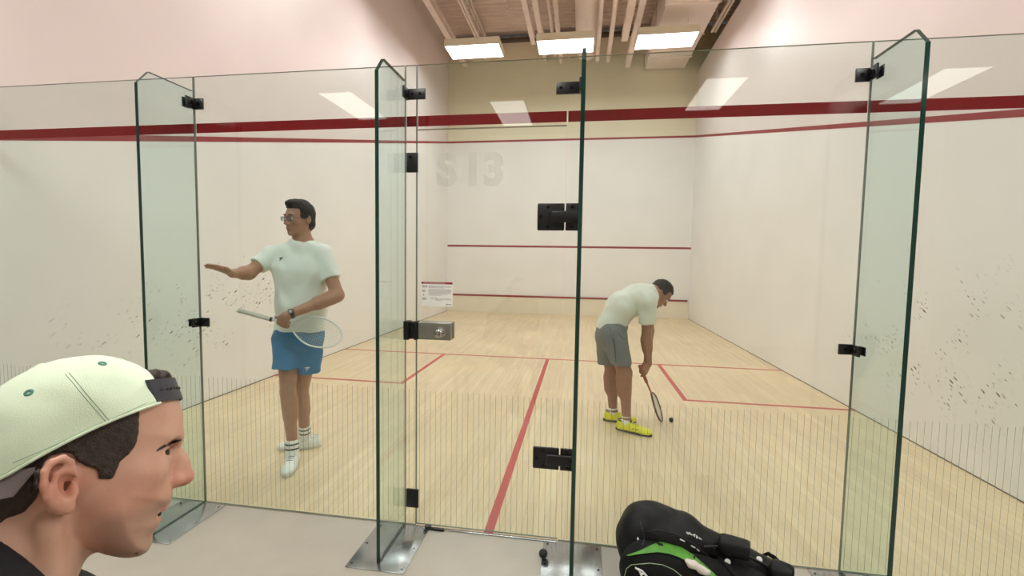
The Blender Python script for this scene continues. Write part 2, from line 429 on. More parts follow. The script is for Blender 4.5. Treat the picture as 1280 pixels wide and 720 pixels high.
def floor_mat():
    m, nt, out = newmat('maple_floor'); L = nt.links.new
    b = nt.nodes.new('ShaderNodeBsdfPrincipled'); L(b.outputs[0], out.inputs[0])
    ge = nt.nodes.new('ShaderNodeNewGeometry')
    mp = nt.nodes.new('ShaderNodeMapping'); mp.inputs['Rotation'].default_value = (0, 0, PI/2); L(ge.outputs['Position'], mp.inputs[0])
    br = nt.nodes.new('ShaderNodeTexBrick'); L(mp.outputs[0], br.inputs['Vector'])
    br.offset = 0.37; br.offset_frequency = 3; br.squash = 1
    br.inputs['Scale'].default_value = 1; br.inputs['Brick Width'].default_value = 0.9; br.inputs['Row Height'].default_value = 0.057
    br.inputs['Mortar Size'].default_value = 0.0009; br.inputs['Mortar Smooth'].default_value = 0.4
    br.inputs['Color1'].default_value = srgb(222, 200, 163); br.inputs['Color2'].default_value = srgb(233, 212, 174); br.inputs['Mortar'].default_value = srgb(184, 160, 122)
    nz = nt.nodes.new('ShaderNodeTexNoise'); mp2 = nt.nodes.new('ShaderNodeMapping'); mp2.inputs['Scale'].default_value = (30, 1.6, 1); L(ge.outputs['Position'], mp2.inputs[0])
    L(mp2.outputs[0], nz.inputs['Vector']); nz.inputs['Scale'].default_value = 1.5; nz.inputs['Detail'].default_value = 5
    r = nt.nodes.new('ShaderNodeMapRange'); r.inputs[1].default_value = 0.3; r.inputs[2].default_value = 0.7; r.inputs[3].default_value = 0.93; r.inputs[4].default_value = 1.05; L(nz.outputs['Fac'], r.inputs[0])
    # worn, dirtier patches
    n4 = nt.nodes.new('ShaderNodeTexNoise'); n4.inputs['Scale'].default_value = 1.1; n4.inputs['Detail'].default_value = 4; L(ge.outputs['Position'], n4.inputs['Vector'])
    r4 = nt.nodes.new('ShaderNodeMapRange'); r4.inputs[1].default_value = 0.35; r4.inputs[2].default_value = 0.65; r4.inputs[3].default_value = 0.93; r4.inputs[4].default_value = 1.03; L(n4.outputs['Fac'], r4.inputs[0])
    mu = nt.nodes.new('ShaderNodeMath'); mu.operation = 'MULTIPLY'; L(r.outputs[0], mu.inputs[0]); L(r4.outputs[0], mu.inputs[1])
    sc = nt.nodes.new('ShaderNodeVectorMath'); sc.operation = 'SCALE'; L(br.outputs['Color'], sc.inputs[0]); L(mu.outputs[0], sc.inputs['Scale'])
    L(sc.outputs[0], b.inputs['Base Color'])
    b.inputs['Roughness'].default_value = 0.33; b.inputs['Specular IOR Level'].default_value = 0.4
    return m
m_floor = floor_mat()

# ------------------------------------------------------------------ the court shell
S = lambda o: tag(o, kind='structure')
HW, LEN, TOP = 3.2, 9.75, 7.35
GH = 2.44
fl = S(MB().box((-HW-.1, 0.0, -0.1), (HW+.1, LEN+.1, 0.0)).build('floor', m_floor, loc=(0, 4.8, 0)))
S(MB().box((-6.2, -6.1, -0.1), (6.2, -0.0005, 0.0)).build('floor_hall', m_hfloor, loc=(0, -3, 0)))
wl = S(MB().box((-HW-.12, 0.0, 0), (-HW, LEN, TOP)).build('wall_left', m_wl, loc=(-HW, 4.8, 0)))
wr = S(MB().box((HW, 0.0, 0), (HW+.12, LEN, 6.2)).build('wall_right', m_wr, loc=(HW, 4.8, 0)))
wf = S(MB().box((-HW-.12, LEN, 0), (4.2, LEN+.12, 7.27)).build('wall_front', m_wf, loc=(0, LEN, 0)))
S(MB().box((4.1, -0.1, 6.2), (4.2, LEN, TOP)).box((HW+.12, -0.1, 6.1), (4.1, LEN, 6.2)).build('wall_beyond', m_dark, loc=(4.1, 4.8, 6.1)))  # dark colour holds the shade of the open space past the wall
# corrugated roof deck, ribs run across the court
prof = []; y = -0.1
while y < LEN+.12:
    prof += [(y, TOP), (y+.055, TOP), (y+.085, TOP+.045), (y+.14, TOP+.045)]; y += .17
vs = []; fs = []
for i, (yy, zz) in enumerate(prof):
    vs += [(-HW-.12, yy, zz), (4.2, yy, zz)]
    if i: fs.append((2*i-2, 2*i-1, 2*i+1, 2*i))
n0 = len(vs); vs += [(-HW-.12, -0.1, TOP+.1), (4.2, -0.1, TOP+.1), (4.2, LEN+.12, TOP+.1), (-HW-.12, LEN+.12, TOP+.1)]; fs.append((n0, n0+1, n0+2, n0+3))
S(MB().add(vs, fs).build('ceiling', m_ceil, loc=(0, 4.8, TOP)))
# header above the open top of the glass, hall ceiling and hall walls
S(MB().box((-HW-.12, -0.1, 3.75), (4.2, 0.0, TOP)).build('wall_header', m_hall, loc=(0, 0, 3.75)))
S(MB().box((-6.2, -6.1, 3.75), (6.2, -0.1, 3.85)).build('ceiling_hall', m_hall, loc=(0, -3, 3.75)))
S(MB().box((-6.2, -6.2, 0), (6.2, -6.1, 3.75)).build('wall_back', m_hall, loc=(0, -6.1, 0)))
S(MB().box((-6.3, -6.1, 0), (-6.2, 0, 3.75)).build('wall_hall_left', m_hall, loc=(-6.2, -3, 0)))
S(MB().box((6.2, -6.1, 0), (6.3, 0, 3.75)).build('wall_hall_right', m_hall, loc=(6.2, -3, 0)))
S(MB().box((-6.2, -0.1, 0), (-HW-.02, 0.0, 3.75)).build('wall_side_left', m_hall, loc=(-4.6, 0, 0)))
S(MB().box((HW+.02, -0.1, 0), (6.2, 0.0, 3.75)).build('wall_side_right', m_hall, loc=(4.6, 0, 0)))

for i_, s_ in ((1, -1), (2, 1)):  # dark strips stand in for the shadow gap at the wall foot
    S(MB().box((min(s_*HW, s_*(HW-.004)), 0.02, 0), (max(s_*HW, s_*(HW-.004)), LEN, .007)).build('wall_foot_gap_%d' % i_, m_dark, loc=(s_*HW, 4.8, 0)))
# painted court lines, 50 mm wide
def fline(x0, x1, y0, y1): MB().box((x0, y0, -0.001), (x1, y1, 0.0012)).build('court_line', m_redf, fl)
fline(-HW, HW, 4.26, 4.31)
fline(-.025, .025, 0.0, 4.26)
for s in (-1, 1):
    a, b = sorted((s*1.6, s*1.55)); fline(a, b, 2.61, 4.26)
    a, b = sorted((s*HW, s*1.6 if s > 0 else s*1.6)); fline(a, b, 2.61, 2.66)
MB().box((-HW, LEN-.002, 1.78), (HW, LEN+.001, 1.83)).build('court_line', m_red, wf)
MB().box((-HW, LEN-.002, 4.57), (HW, LEN+.001, 4.62)).build('court_line', m_red, wf)
for s, w in ((-1, wl), (1, wr)):
    x0, x1 = sorted((s*HW, s*(HW-.002)))
    vs = [(x, yy, zz) for x in (x0, x1) for yy, zz in ((0, 2.13), (LEN, 4.57), (LEN, 4.62), (0, 2.18))]
    MB().add(vs, [(0,1,2,3), (7,6,5,4), (0,4,5,1), (1,5,6,2), (2,6,7,3), (3,7,4,0)]).build('court_line', m_red, w)
tin = empty('tin_board', (0, LEN-.02, 0), 'long low cream tin board along the bottom of the far front wall', 'tin')
MB().box((-HW+.03, LEN-.028, 0.0), (HW-.04, LEN-.001, 0.44)).build('board', m_tin, tin)
MB().box((-HW+.03, LEN-.045, 0.44), (HW-.04, LEN-.001, 0.485)).build('top_rail', m_red, tin, bevel=.008, label='red line rail along the top of the tin board')

# ------------------------------------------------------------------ court lamps (3 rows of 3, two rows out of frame light the court)
def lamp(x, y, z, w, d, h, label, name='ceiling_light', group=None, dm=None, rod_top=6.3):
    if x > 1.5 and rod_top: rod_top = 6.2
    t = empty(name, (x, y, z), label, 'light', group)
    f = MB(); e = .018
    f.box((x-w/2, y-d/2, z), (x-w/2+e, y+d/2, z+h)).box((x+w/2-e, y-d/2, z), (x+w/2, y+d/2, z+h))
    f.box((x-w/2+e, y-d/2, z), (x+w/2-e, y-d/2+e, z+h)).box((x-w/2+e, y+d/2-e, z), (x+w/2-e, y+d/2, z+h))
    f.box((x-w/2, y-d/2, z+h), (x+w/2, y+d/2, z+h+.012))
    f.build('housing', m_wframe, t)
    MB().box((x-w/2+e, y-d/2+e, z+.004), (x+w/2-e, y+d/2-e, z+.012)).build('diffuser', dm or m_lamp, t)
    if rod_top:
        for sx in (-1, 1):
            MB().tube([(x+sx*w*.36, y, z+h), (x+sx*w*.36, y, rod_top)], .004, 6).build('hanger_rod', m_steel, t)
LZ = 5.78
for x, lab in ((-1.86, 'white rectangular court light nearest the left wall in the far row'),
               (.03, 'white court light in the middle of the far row, below the round duct'),
               (1.98, 'white rectangular court light nearest the right wall in the far row')):
    lamp(x, 7.20, LZ, 1.14, .62, .13, lab)
for y in (4.72, 2.0):
    for x in (-1.86, .03, 1.98):
        lamp(x, y, LZ, 1.14, .62, .13, 'white rectangular court light hanging nearer than the far row, out of view', group='court lights nearer the glass')
for x, y in ((-2.94, -4.17), (-.65, -4.75), (2.15, -4.25), (4.72, -4.25)):
    lamp(x, y, 3.69, .52, 1.22, .05, 'long hall ceiling light behind the viewer, seen mirrored in the glass', group='hall ceiling lights', dm=m_lampb, rod_top=None)
for x in (-2.9, -.66, 2.1, 4.75):  # unseen row added to brighten the hall and the near player
    lamp(x, -1.5, 3.69, .52, 1.22, .05, 'unseen ceiling light added to brighten the hall and the near court', group='added hall fill lights', dm=m_hfill, rod_top=None)

# ------------------------------------------------------------------ roof steel, ducts, pipes (all run towards the front wall)
def thing(name, mb, mat, loc, label, cat, **k): return mb.build(name, mat, loc=loc, label=label, cat=cat, **k)
def tagd(o, label, cat): return tag(o, label, cat)
def chan(x, z, y1, w, h, label, y0=0.0):
    o = MB().box((x-w/2, y0, z+h-.012), (x+w/2, y1, z+h)).box((x-.008, y0, z+.012), (x+.008, y1, z+h-.012)).box((x-w/2, y0, z), (x+w/2, y1, z+.012)).build('roof_beam', m_steel, loc=(x, 4.8, z))
    return tag(o, label, 'beam')
def truss(x, zb, zt, y1, label, step=.6):
    t = empty('roof_truss', (x, 4.8, zb), label, 'truss')
    for nm, z in (('bottom_chord', zb), ('top_chord', zt)):
        MB().box((x-.055, 0.0, z), (x-.012, y1, z+.05)).box((x+.012, 0.0, z), (x+.055, y1, z+.05)).build(nm, m_steel, t)
    w = MB(); y = 0.05; k = 0
    while y < y1-step/2:
        a, b = ((zb+.03, zt+.02), (zt+.02, zb+.03))[k % 2]
        w.tube([(x, y, a), (x, min(y+step/2, y1), b)], .011, 6); y += step/2; k += 1
    w.build('web_rod', m_steel, t)
chan(-2.72, 6.55, LEN-.01, .13, .2, 'pale steel roof beam running along beside the left wall')
truss(-2.2, 6.85, 7.25, LEN-.01, 'open web roof truss, first one in from the left wall')
chan(-.80, 6.55, 8.7, .11, .16, 'pale roof beam left of the middle light, the first of a close pair')
chan(-.60, 6.6, LEN-.01, .11, .16, 'pale roof beam left of the middle light, second of a close pair')
def pipe(x, z, r, y1, label, hook=True):
    o = MB().tube([(x, 0.0, z), (x, y1-.02, z), (x, y1, z)], [r, r, r*.8], 16).build('ceiling_pipe', m_steel, loc=(x, 4.8, z), smooth=True, sharp=.9)
    tag(o, label, 'pipe')
pipe(-.33, 6.62, .035, 9.6, 'thin pale pipe under the roof, leftmost beside the paired beams')
pipe(-.18, 6.5, .05, 9.6, 'pale pipe under the roof just left of the round duct')
# big painted duct with rounded belly
d = MB(); cx, cz = .45, 6.62
pr = [(-.25, .35), (-.25, 0)] + [(-.25*math.cos(a), -.25*math.sin(a)) for a in np.linspace(0, PI, 13)[1:-1]] + [(.25, 0), (.25, .35)]
d.prism([(p[0], p[1]) for p in pr], (cx, 0, cz), V(1,0,0), V(0,0,1), V(0,1,0), 0.0, 9.3)
tag(d.build('air_duct', m_duct, loc=(cx, 4.8, cz), smooth=True, sharp=.6), 'wide pale round-bellied air duct running above the middle light', 'duct')
pipe(.83-.12, 6.3, .045, 9.15, 'pale round pipe under the roof, first to the right of the round duct')
pipe(.97, 6.3, .05, 9.2, 'pale round pipe under the roof, second to the right of the round duct')
chan(1.27, 6.28, 8.2, .14, .14, 'pale roof channel that ends short of the front wall, right of the pipes')
chan(1.47, 6.28, 9.6, .12, .14, 'pale roof channel reaching almost to the front wall, beside the square duct')
# square duct with flanged joints
sd = empty('square_duct', (2.38, 4.8, 6.25), 'big pale square air duct near the right wall with flanged joints', 'duct')
MB().box((1.9, 0.02, 6.25), (2.86, LEN-.05, 6.95)).build('duct_body', m_duct, sd, bevel=.01)
for y in (1.2, 2.7, 4.2, 5.7, 6.75, 7.95, 9.0):
    MB().box((1.875, y, 6.225), (2.885, y+.04, 6.97)).build('flange', m_duct, sd, bevel=.006)
truss(3.12, 6.36, 6.95, 8.2, 'open web roof truss close along the right wall', .5)
o = MB().lathe([(.0, 0), (.09, .0), (.13, .05), (.13, .5), (.09, .55)], (1.66, 7.0, 6.75), (0, .2, 1), 16).build('flexible_duct', m_dark, loc=(1.66, 7, 6.75), smooth=True)
tag(o, 'dark flexible duct elbow above the right light', 'duct')
o = MB().box((-2.9, LEN-.14, 7.12), (3.1, LEN-.001, 7.19)).build('roof_gap_strip', m_dark, loc=(0, LEN, 7.12))  # dark strip drawn for the dark gap under the roof deck
tag(o, 'long dark strip standing in for the gap along the top of the far front wall', 'beam')
MBo = MB().tube([(-1.30, 7.9, 7.3), (-1.30, 7.9, 6.98)], .012, 8).lathe([(.0, 0), (.035, 0), (.03, .03), (.012, .05)], (-1.30, 7.9, 6.93), (0, 0, 1), 12)
tag(MBo.build('sprinkler_head', m_steel, loc=(-1.3, 7.9, 6.95), smooth=True), 'small sprinkler head under the corrugated roof above the left light', 'sprinkler')

# ------------------------------------------------------------------ glass wall
GT = .012
BZ0, BZ1 = 2.135, 2.188
def etched(x0, x1, par, z1=.75):
    """vertical etched safety stripes, 30 mm apart, on the court face"""
    b = MB(); k0 = math.ceil((x0+.008)/.0297); x = k0*.0297
    while x < x1-.008:
        dz = .004*math.sin(k0*5.3)
        b.box((x-.0011, GT+.0003, .012), (x+.0011, GT+.0006, z1+dz)); x += .0297; k0 += 1
    b.build('etched_stripes', m_etch, par)
def pane(name, x0, x1, z0, z1, label, cat='glass wall', band=True, stripes=True):
    cx = (x0+x1)/2
    t = empty(name, (cx, 0, z0), label, cat)
    b = MB(); b.box((x0, 0, z0), (x1, GT, z1), mi=[1, 1, 0, 1, 0, 1])
    b.build('glass_sheet', [G_PANE, m_gtop], t)
    if band: MB().box((x0+.002, GT+.0002, BZ0), (x1-.002, GT+.0010, BZ1)).build('red_band', m_band, t, label='dark red line band on the glass')
    if stripes: etched(x0, x1, t)
    return t
pane('glass_wall', -3.195, -1.703, 0.004, GH, 'outermost left sheet of the glass wall, behind the man in the cap')
pane('glass_wall', -1.699, -.466, 0.004, GH, 'wide left glass wall panel, in front of the player in blue shorts')
pane('glass_strip', -.462, -.404, 0.004, GH, 'narrow glass strip left of the door beside the lock', stripes=True)
pane('glass_strip', .371, .442, 0.004, GH, 'narrow glass strip right of the door under the hinges')
pane('glass_wall', .446, 1.700, 0.004, GH, 'wide right glass wall panel, in front of the bending player')
pane('glass_wall', 1.704, 3.195, 0.004, GH, 'outermost right glass wall panel')
pane('transom_panel', -.400, .367, 2.118, GH, 'glass transom panel above the court door', stripes=False)

door = pane('glass_door', -.400, .367, .012, 2.114, 'frameless glass court door with a nickel lock box and black hinges', 'door', band=False)
def bolt(x, y, z, ax, par, r=.011, h=.006, mat=None):
    MB().lathe([(r*.9, 0), (r, h*.4), (r*.8, h), (r*.45, h), (r*.4, h*.5)], (x, y, z), ax, 14).build('bolt', mat or m_blk2, par, smooth=True, sharp=.6)
# hinges
for z0, z1, lab in ((1.603, 1.737, 'upper'), (.385, .500, 'lower')):
    b = MB().box((.232, -.014, z0), (.366, 0, z1)); hg = b.build('hinge', m_black, door, bevel=.006)
    MB().box((.372, -.014, z0), (.436, 0, z1)).build('fixed_plate', m_black, hg, bevel=.004)
    MB().box((.30, -.034, (z0+z1)/2-.028), (.43, -.014, (z0+z1)/2+.028)).build('knuckle', m_black, hg, bevel=.006)
    for x, z in ((.285, z1-.018), (.285, z0+.02), (.25, (z0+z1)/2), (.405, z1-.018), (.405, z0+.02)):
        bolt(x, -.014, z, (0, -1, 0), hg, .008, .005)
# lock box and knob
lx0, lx1, lz0, lz1 = -.378, -.203, 1.034, 1.124
lk = MB().box((lx0, -.038, lz0), (lx1, 0, lz1)).build('lock_box', m_lock, door, bevel=.003)
MB().box((lx0, GT, lz0), (lx1, GT+.03, lz1)).build('inner_lock_box', m_lock, door, bevel=.003)
kx, kz = -.252, 1.076
MB().lathe([(.026, 0), (.027, .004), (.022, .007), (.0135, .008), (.0125, .024), (.014, .026), (.021, .033), (.0245, .041), (.0235, .050), (.017, .056), (.008, .058)], (kx, -.038, kz), (0, -1, 0), 28).build('knob', m_knob, lk, smooth=True, sharp=.9)
# frosted court number and the rules notice
def text(name, s, x, y, z, size, mat, par, depth=.0001, bold=0.0, align='LEFT', rot=(PI/2, 0, 0), spacing=1.0, M3=None):
    cu = bpy.data.curves.new(name, 'FONT'); cu.body = s; cu.size = size; cu.extrude = depth; cu.offset = bold
    cu.align_x = align; cu.space_character = spacing
    to = bpy.data.objects.new(name, cu); COL.objects.link(to); to.rotation_euler = rot
    bpy.context.view_layer.update()
    me = bpy.data.meshes.new_from_object(to); COL.objects.unlink(to); bpy.data.objects.remove(to)
    R = Matrix.Rotation(PI/2, 4, 'X') if M3 is None else M3
    me.transform(Matrix.Translation((x, y, z)) @ R)
    return link(name, me, mat, par, None, False)
text('court_number', 'S', -.290, -.0012, 1.836, .218, m_decal, door, bold=.010)
text('court_number', '13', -.158, -.0012, 1.836, .218, m_decal, door, bold=.010)
m_paper = pmat('notice_paper', srgb(240, 238, 232), 0.7); m_phead = pmat('notice_header_red', srgb(150, 34, 48), 0.6); m_ink = pmat('notice_ink', srgb(120, 118, 116), 0.8)
m_inkw = pmat('notice_white_ink', srgb(235, 225, 225), 0.7)
nx0, nx1, nz0, nz1 = -.373, -.203, 1.206, 1.334
nt_ = empty('rules_notice', ((nx0+nx1)/2, -.001, nz0), 'small white rules notice with a red header stuck on the glass door above the lock', 'sign')
MB().box((nx0, -.0016, nz0), (nx1, -.0004, nz1)).build('paper', m_paper, nt_)
MB().box((nx0+.001, -.0022, nz1-.012), (nx1-.001, -.0016, nz1-.001)).build('header', m_phead, nt_)
text('header_text', 'Racquet Court Marking Rules', nx0+.012, -.0026, nz1-.0097, .0098, m_inkw, nt_)
b = MB(); rr = random.Random(3)
rows = [(nz1-.021, 3, .0032), (nz1-.039, 6, .0032), (nz1-.069, 1, .0034), (nz1-.087, 3, .0026)]
for zt, nl, hh in rows:
    for k in range(nl):
        z = zt-k*.0048; xe = nx0+.04+(.122 if k < nl-1 else .07+.04*rr.random()); x = nx0+.04+(.04 if zt < nz1-.08 else 0)
        while x < xe:
            w = rr.uniform(.003, .009); b.box((x, -.0019, z-hh*.6), (min(x+w, xe), -.0016, z)); x += w+.0016
b.build('small_print', m_ink, nt_)
for zc, pts in ((nz1-.024, 5), (nz1-.048, 3), (nz1-.069, 1), (nz1-.089, 4)):
    for k in range(pts):
        x = nx0+.008+k*.0055+(.006 if pts < 3 else 0)
        MB().prism([(-.0016, -.006), (.0016, -.006), (.0016, .0012), (.001, .004), (0, .0056), (-.001, .004), (-.0016, .0012)], (x, -.0016, zc), V(1,0,0), V(0,0,1), V(0,-1,0), 0, .0004).build('pictogram', m_ink, nt_)
MB().tube([(nx0+.078+.006*math.cos(a), -.002, nz1-.087+.006*math.sin(a)) for a in np.linspace(0, 2*PI, 17)[:-1]], .0008, 5, closed=True).build('pictogram', m_ink, nt_)
MB().box((nx0+.052, -.002, nz1-.0885), (nx0+.066, -.0016, nz1-.0855)).build('pictogram', m_ink, nt_)
MB().box((nx1-.034, -.002, nz0+.008), (nx1-.027, -.0016, nz0+.014)).build('emblem', m_ink, nt_)
MB().box((nx1-.025, -.002, nz0+.009), (nx1-.006, -.0016, nz0+.012)).build('emblem_caption', m_ink, nt_)

MB().box((-.31, -.028, .0), (-.235, -.012, .014)).obox((-.325, -.02, .011), [(1, .5, 0), (-.5, 1, 0), (0, 0, 1)], (.018, .012, .011)).build('floor_guide', m_black, door, bevel=.003)

# fins
FT = .009
def fin(x, label, clamps, side, plate=True, platew=.145):
    t = empty('glass_fin', (x, -.165, 0), label, 'glass fin')
    poly = [(-.325, .006), (-.004, .006), (-.004, 2.36), (-.262, 2.36), (-.325, 2.285)]
    b = MB(); b.prism(poly, (x, 0, 0), V(0,1,0), V(0,0,1), V(1,0,0), -FT, FT, mi=0, medge=1)
    b.m[3] = 0
    b.build('glass_blade', [G_FIN, m_gedge, m_silicone], t)
    for z0, z1, kind in clamps:
        xa, xb = sorted((x+side*FT, x+side*(FT+.01)))
        c = MB().box((xa, -.062, z0), (xb, 0, z1)).box((min(xa, x+side*.07), -.011, z0), (max(xb, x+side*.07), -.001, z1)).build('clamp', m_black, t, bevel=.0015)
        zc = (z0+z1)/2
        bolt(x+side*(FT+.01), -.036, zc, (side, 0, 0), c, .014, .007)
        bolt(x+side*.045, -.011, zc, (0, -1, 0), c, .009, .006)
        # washer plate on the other face of the blade
        xa, xb = sorted((x-side*FT, x-side*(FT+.006)))
        MB().box((xa, -.058, z0+.004), (xb, -.014, z1-.004)).build('washer_plate', m_black, c, bevel=.0015)
    if plate:
        p = MB().box((x-platew, -.372, 0.0), (x+platew, -.006, .005)).build('base_plate', m_alu, t, bevel=.0012)
        for sx in (-1, 1):
            for yy in (-.345, -.19, -.035):
                bolt(x+sx*(platew-.02), yy, .005, (0, 0, 1), p, .0055, .0015)
    return t
f1 = fin(-1.702, 'leftmost glass fin bracing the wall, beside the face of the man in the cap', [(2.258, 2.318, 0), (1.047, 1.097, 0)], 1)
f2 = fin(-.464, 'glass fin left of the court door by the lock', [], 1)
f3 = fin(.444, 'glass fin right of the court door seen nearly edge on behind the hinges', [], -1)
f4 = fin(1.702, 'rightmost glass fin bracing the wall', [(2.264, 2.322, 0), (1.045, 1.093, 0)], -1)
def boxbr(name, par, x0, x1, z0, z1, side, bolts, fx, blade=True):
    c = MB().box((x0, -.013, z0), (x1, -.0012, z1))
    if blade:
        xa, xb = sorted((fx+side*FT, fx+side*(FT+.012))); c.box((xa, -.06, z0-.002), (xb, -.0012, z1+.002))
    o = c.build(name, m_black, par, bevel=.002)
    for bx, bz in bolts: bolt(bx, -.013, bz, (0, -1, 0), o, .008, .005)
    return o
boxbr('transom_bracket', f2, -.453, -.352, 2.265, 2.318, 1, [(-.42, 2.292), (-.38, 2.292)], -.464)
boxbr('transom_bracket', f3, .312, .433, 2.262, 2.318, -1, [(.335, 2.29), (.385, 2.29)], .444)
boxbr('door_stop', f2, -.452, -.391, 1.897, 1.997, 1, [(-.43, 1.975)], -.464, False)
boxbr('door_stop', f2, -.452, -.384, .108, .210, 1, [(-.43, .19)], -.464, False)
st = MB().box((-.453, -.05, 1.030), (-.425, -.0012, 1.128)).box((-.425, -.036, 1.034), (-.398, -.0012, 1.124)).box((-.398, -.045, 1.030), (-.381, -.0012, 1.128)).build('strike_box', m_black, f2, bevel=.002)
# door sill strip and the thin channel that carries the panes
for nm, x0, x1 in (('door_sill', -.400, .367),):
    o = MB().box((x0, -.016, 0.0), (x1, -.001, .006)).build(nm, m_alu, loc=((x0+x1)/2, 0, 0), bevel=.001); tag(o, 'thin metal door sill strip on the floor under the glass door', 'sill')
# ------------------------------------------------------------------ people
def skin_mat(name, col, red):
    m, nt, out = newmat(name); L = nt.links.new
    b = nt.nodes.new('ShaderNodeBsdfPrincipled'); L(b.outputs[0], out.inputs[0])
    tc = nt.nodes.new('ShaderNodeTexCoord')
    n1 = nt.nodes.new('ShaderNodeTexNoise'); n1.inputs['Scale'].default_value = 22; n1.inputs['Detail'].default_value = 6; L(tc.outputs['Object'], n1.inputs['Vector'])
    mp = nt.nodes.new('ShaderNodeMapRange'); mp.inputs[1].default_value = 0.35; mp.inputs[2].default_value = 0.7; L(n1.outputs['Fac'], mp.inputs[0])
    mx = nt.nodes.new('ShaderNodeMix'); mx.data_type = 'RGBA'; L(mp.outputs[0], mx.inputs[0]); mx.inputs[6].default_value = col; mx.inputs[7].default_value = red
    at_ = nt.nodes.new('ShaderNodeAttribute'); at_.attribute_name = 'flush'
    m2 = nt.nodes.new('ShaderNodeMix'); m2.data_type = 'RGBA'; L(at_.outputs['Fac'], m2.inputs[0]); L(mx.outputs[2], m2.inputs[6]); m2.inputs[7].default_value = srgb(196, 108, 92)
    a2 = nt.nodes.new('ShaderNodeAttribute'); a2.attribute_name = 'stubble'
    m3 = nt.nodes.new('ShaderNodeMix'); m3.data_type = 'RGBA'; L(a2.outputs['Fac'], m3.inputs[0]); L(m2.outputs[2], m3.inputs[6]); m3.inputs[7].default_value = srgb(132, 104, 90)
    L(m3.outputs[2], b.inputs['Base Color'])
    b.inputs['Roughness'].default_value = 0.48; b.inputs['Specular IOR Level'].default_value = 0.4
    b.inputs['Subsurface Weight'].default_value = 0.12; b.inputs['Subsurface Radius'].default_value = (1, .35, .2); b.inputs['Subsurface Scale'].default_value = 0.008
    n2 = nt.nodes.new('ShaderNodeTexNoise'); n2.inputs['Scale'].default_value = 420; n2.inputs['Detail'].default_value = 2; L(tc.outputs['Object'], n2.inputs['Vector'])
    bp = nt.nodes.new('ShaderNodeBump'); bp.inputs['Strength'].default_value = 0.12; bp.inputs['Distance'].default_value = 0.001
    L(n2.outputs['Fac'], bp.inputs['Height']); L(bp.outputs[0], b.inputs['Normal'])
    return m
SK1 = skin_mat('tan_skin', srgb(176, 132, 108), srgb(166, 118, 94))
SK2 = skin_mat('brown_skin', srgb(158, 112, 86), srgb(146, 100, 76))
SK3 = skin_mat('fair_skin', srgb(208, 168, 148), srgb(196, 150, 128))
m_hair = pmat('black_hair', srgb(14, 12, 12), 0.6, var=0.3, scale=90, bump=0.6, bscale=260, spec=.25)
m_hair3 = pmat('dark_brown_hair', srgb(48, 36, 30), 0.6, var=0.3, scale=160, bump=0.7, bscale=500)
m_mint = pmat('mint_white_jersey', srgb(232, 237, 230), 0.8, var=0.03, scale=12, bump=0.2, bscale=500, sheen=0.2)
m_grey_s = pmat('pale_grey_jersey', srgb(214, 218, 204), 0.8, var=0.03, scale=12, bump=0.2, bscale=500, sheen=0.2)
m_blue = pmat('blue_shorts_cloth', srgb(58, 122, 170), 0.7, var=0.06, scale=14, bump=0.2, bscale=400)
m_gsh = pmat('grey_shorts_cloth', srgb(112, 116, 116), 0.8, var=0.06, scale=14, bump=0.2, bscale=400)
m_gdk = pmat('dark_piping', srgb(44, 48, 52), 0.8)
m_sock = pmat('white_sock', srgb(235, 235, 230), 0.9, var=0.03, scale=50, bump=0.3, bscale=600)
m_sockb = pmat('black_sock_band', srgb(26, 26, 30), 0.9)
m_shoe = pmat('white_shoe', srgb(232, 236, 234), 0.5, var=0.03, scale=30)
m_sole = pmat('white_sole', srgb(216, 216, 210), 0.6)
m_yel = pmat('yellow_shoe', srgb(232, 230, 40), 0.45, var=0.03, scale=30)
m_bsole = pmat('dark_gum_sole', srgb(40, 38, 36), 0.6)
m_lace = pmat('shoe_lace_dark', srgb(60, 64, 66), 0.8)
m_eyew = pmat('eye_white', srgb(226, 220, 214), 0.2); m_iris = pmat('dark_iris', srgb(40, 28, 22), 0.1)
m_lip = pmat('lip', srgb(168, 98, 88), 0.5); m_mouth = pmat('mouth_dark', srgb(50, 18, 16), 0.6)
m_blackcloth = pmat('black_tshirt_cloth', srgb(20, 20, 24), 0.85, var=0.1, scale=20, bump=0.25, bscale=500)

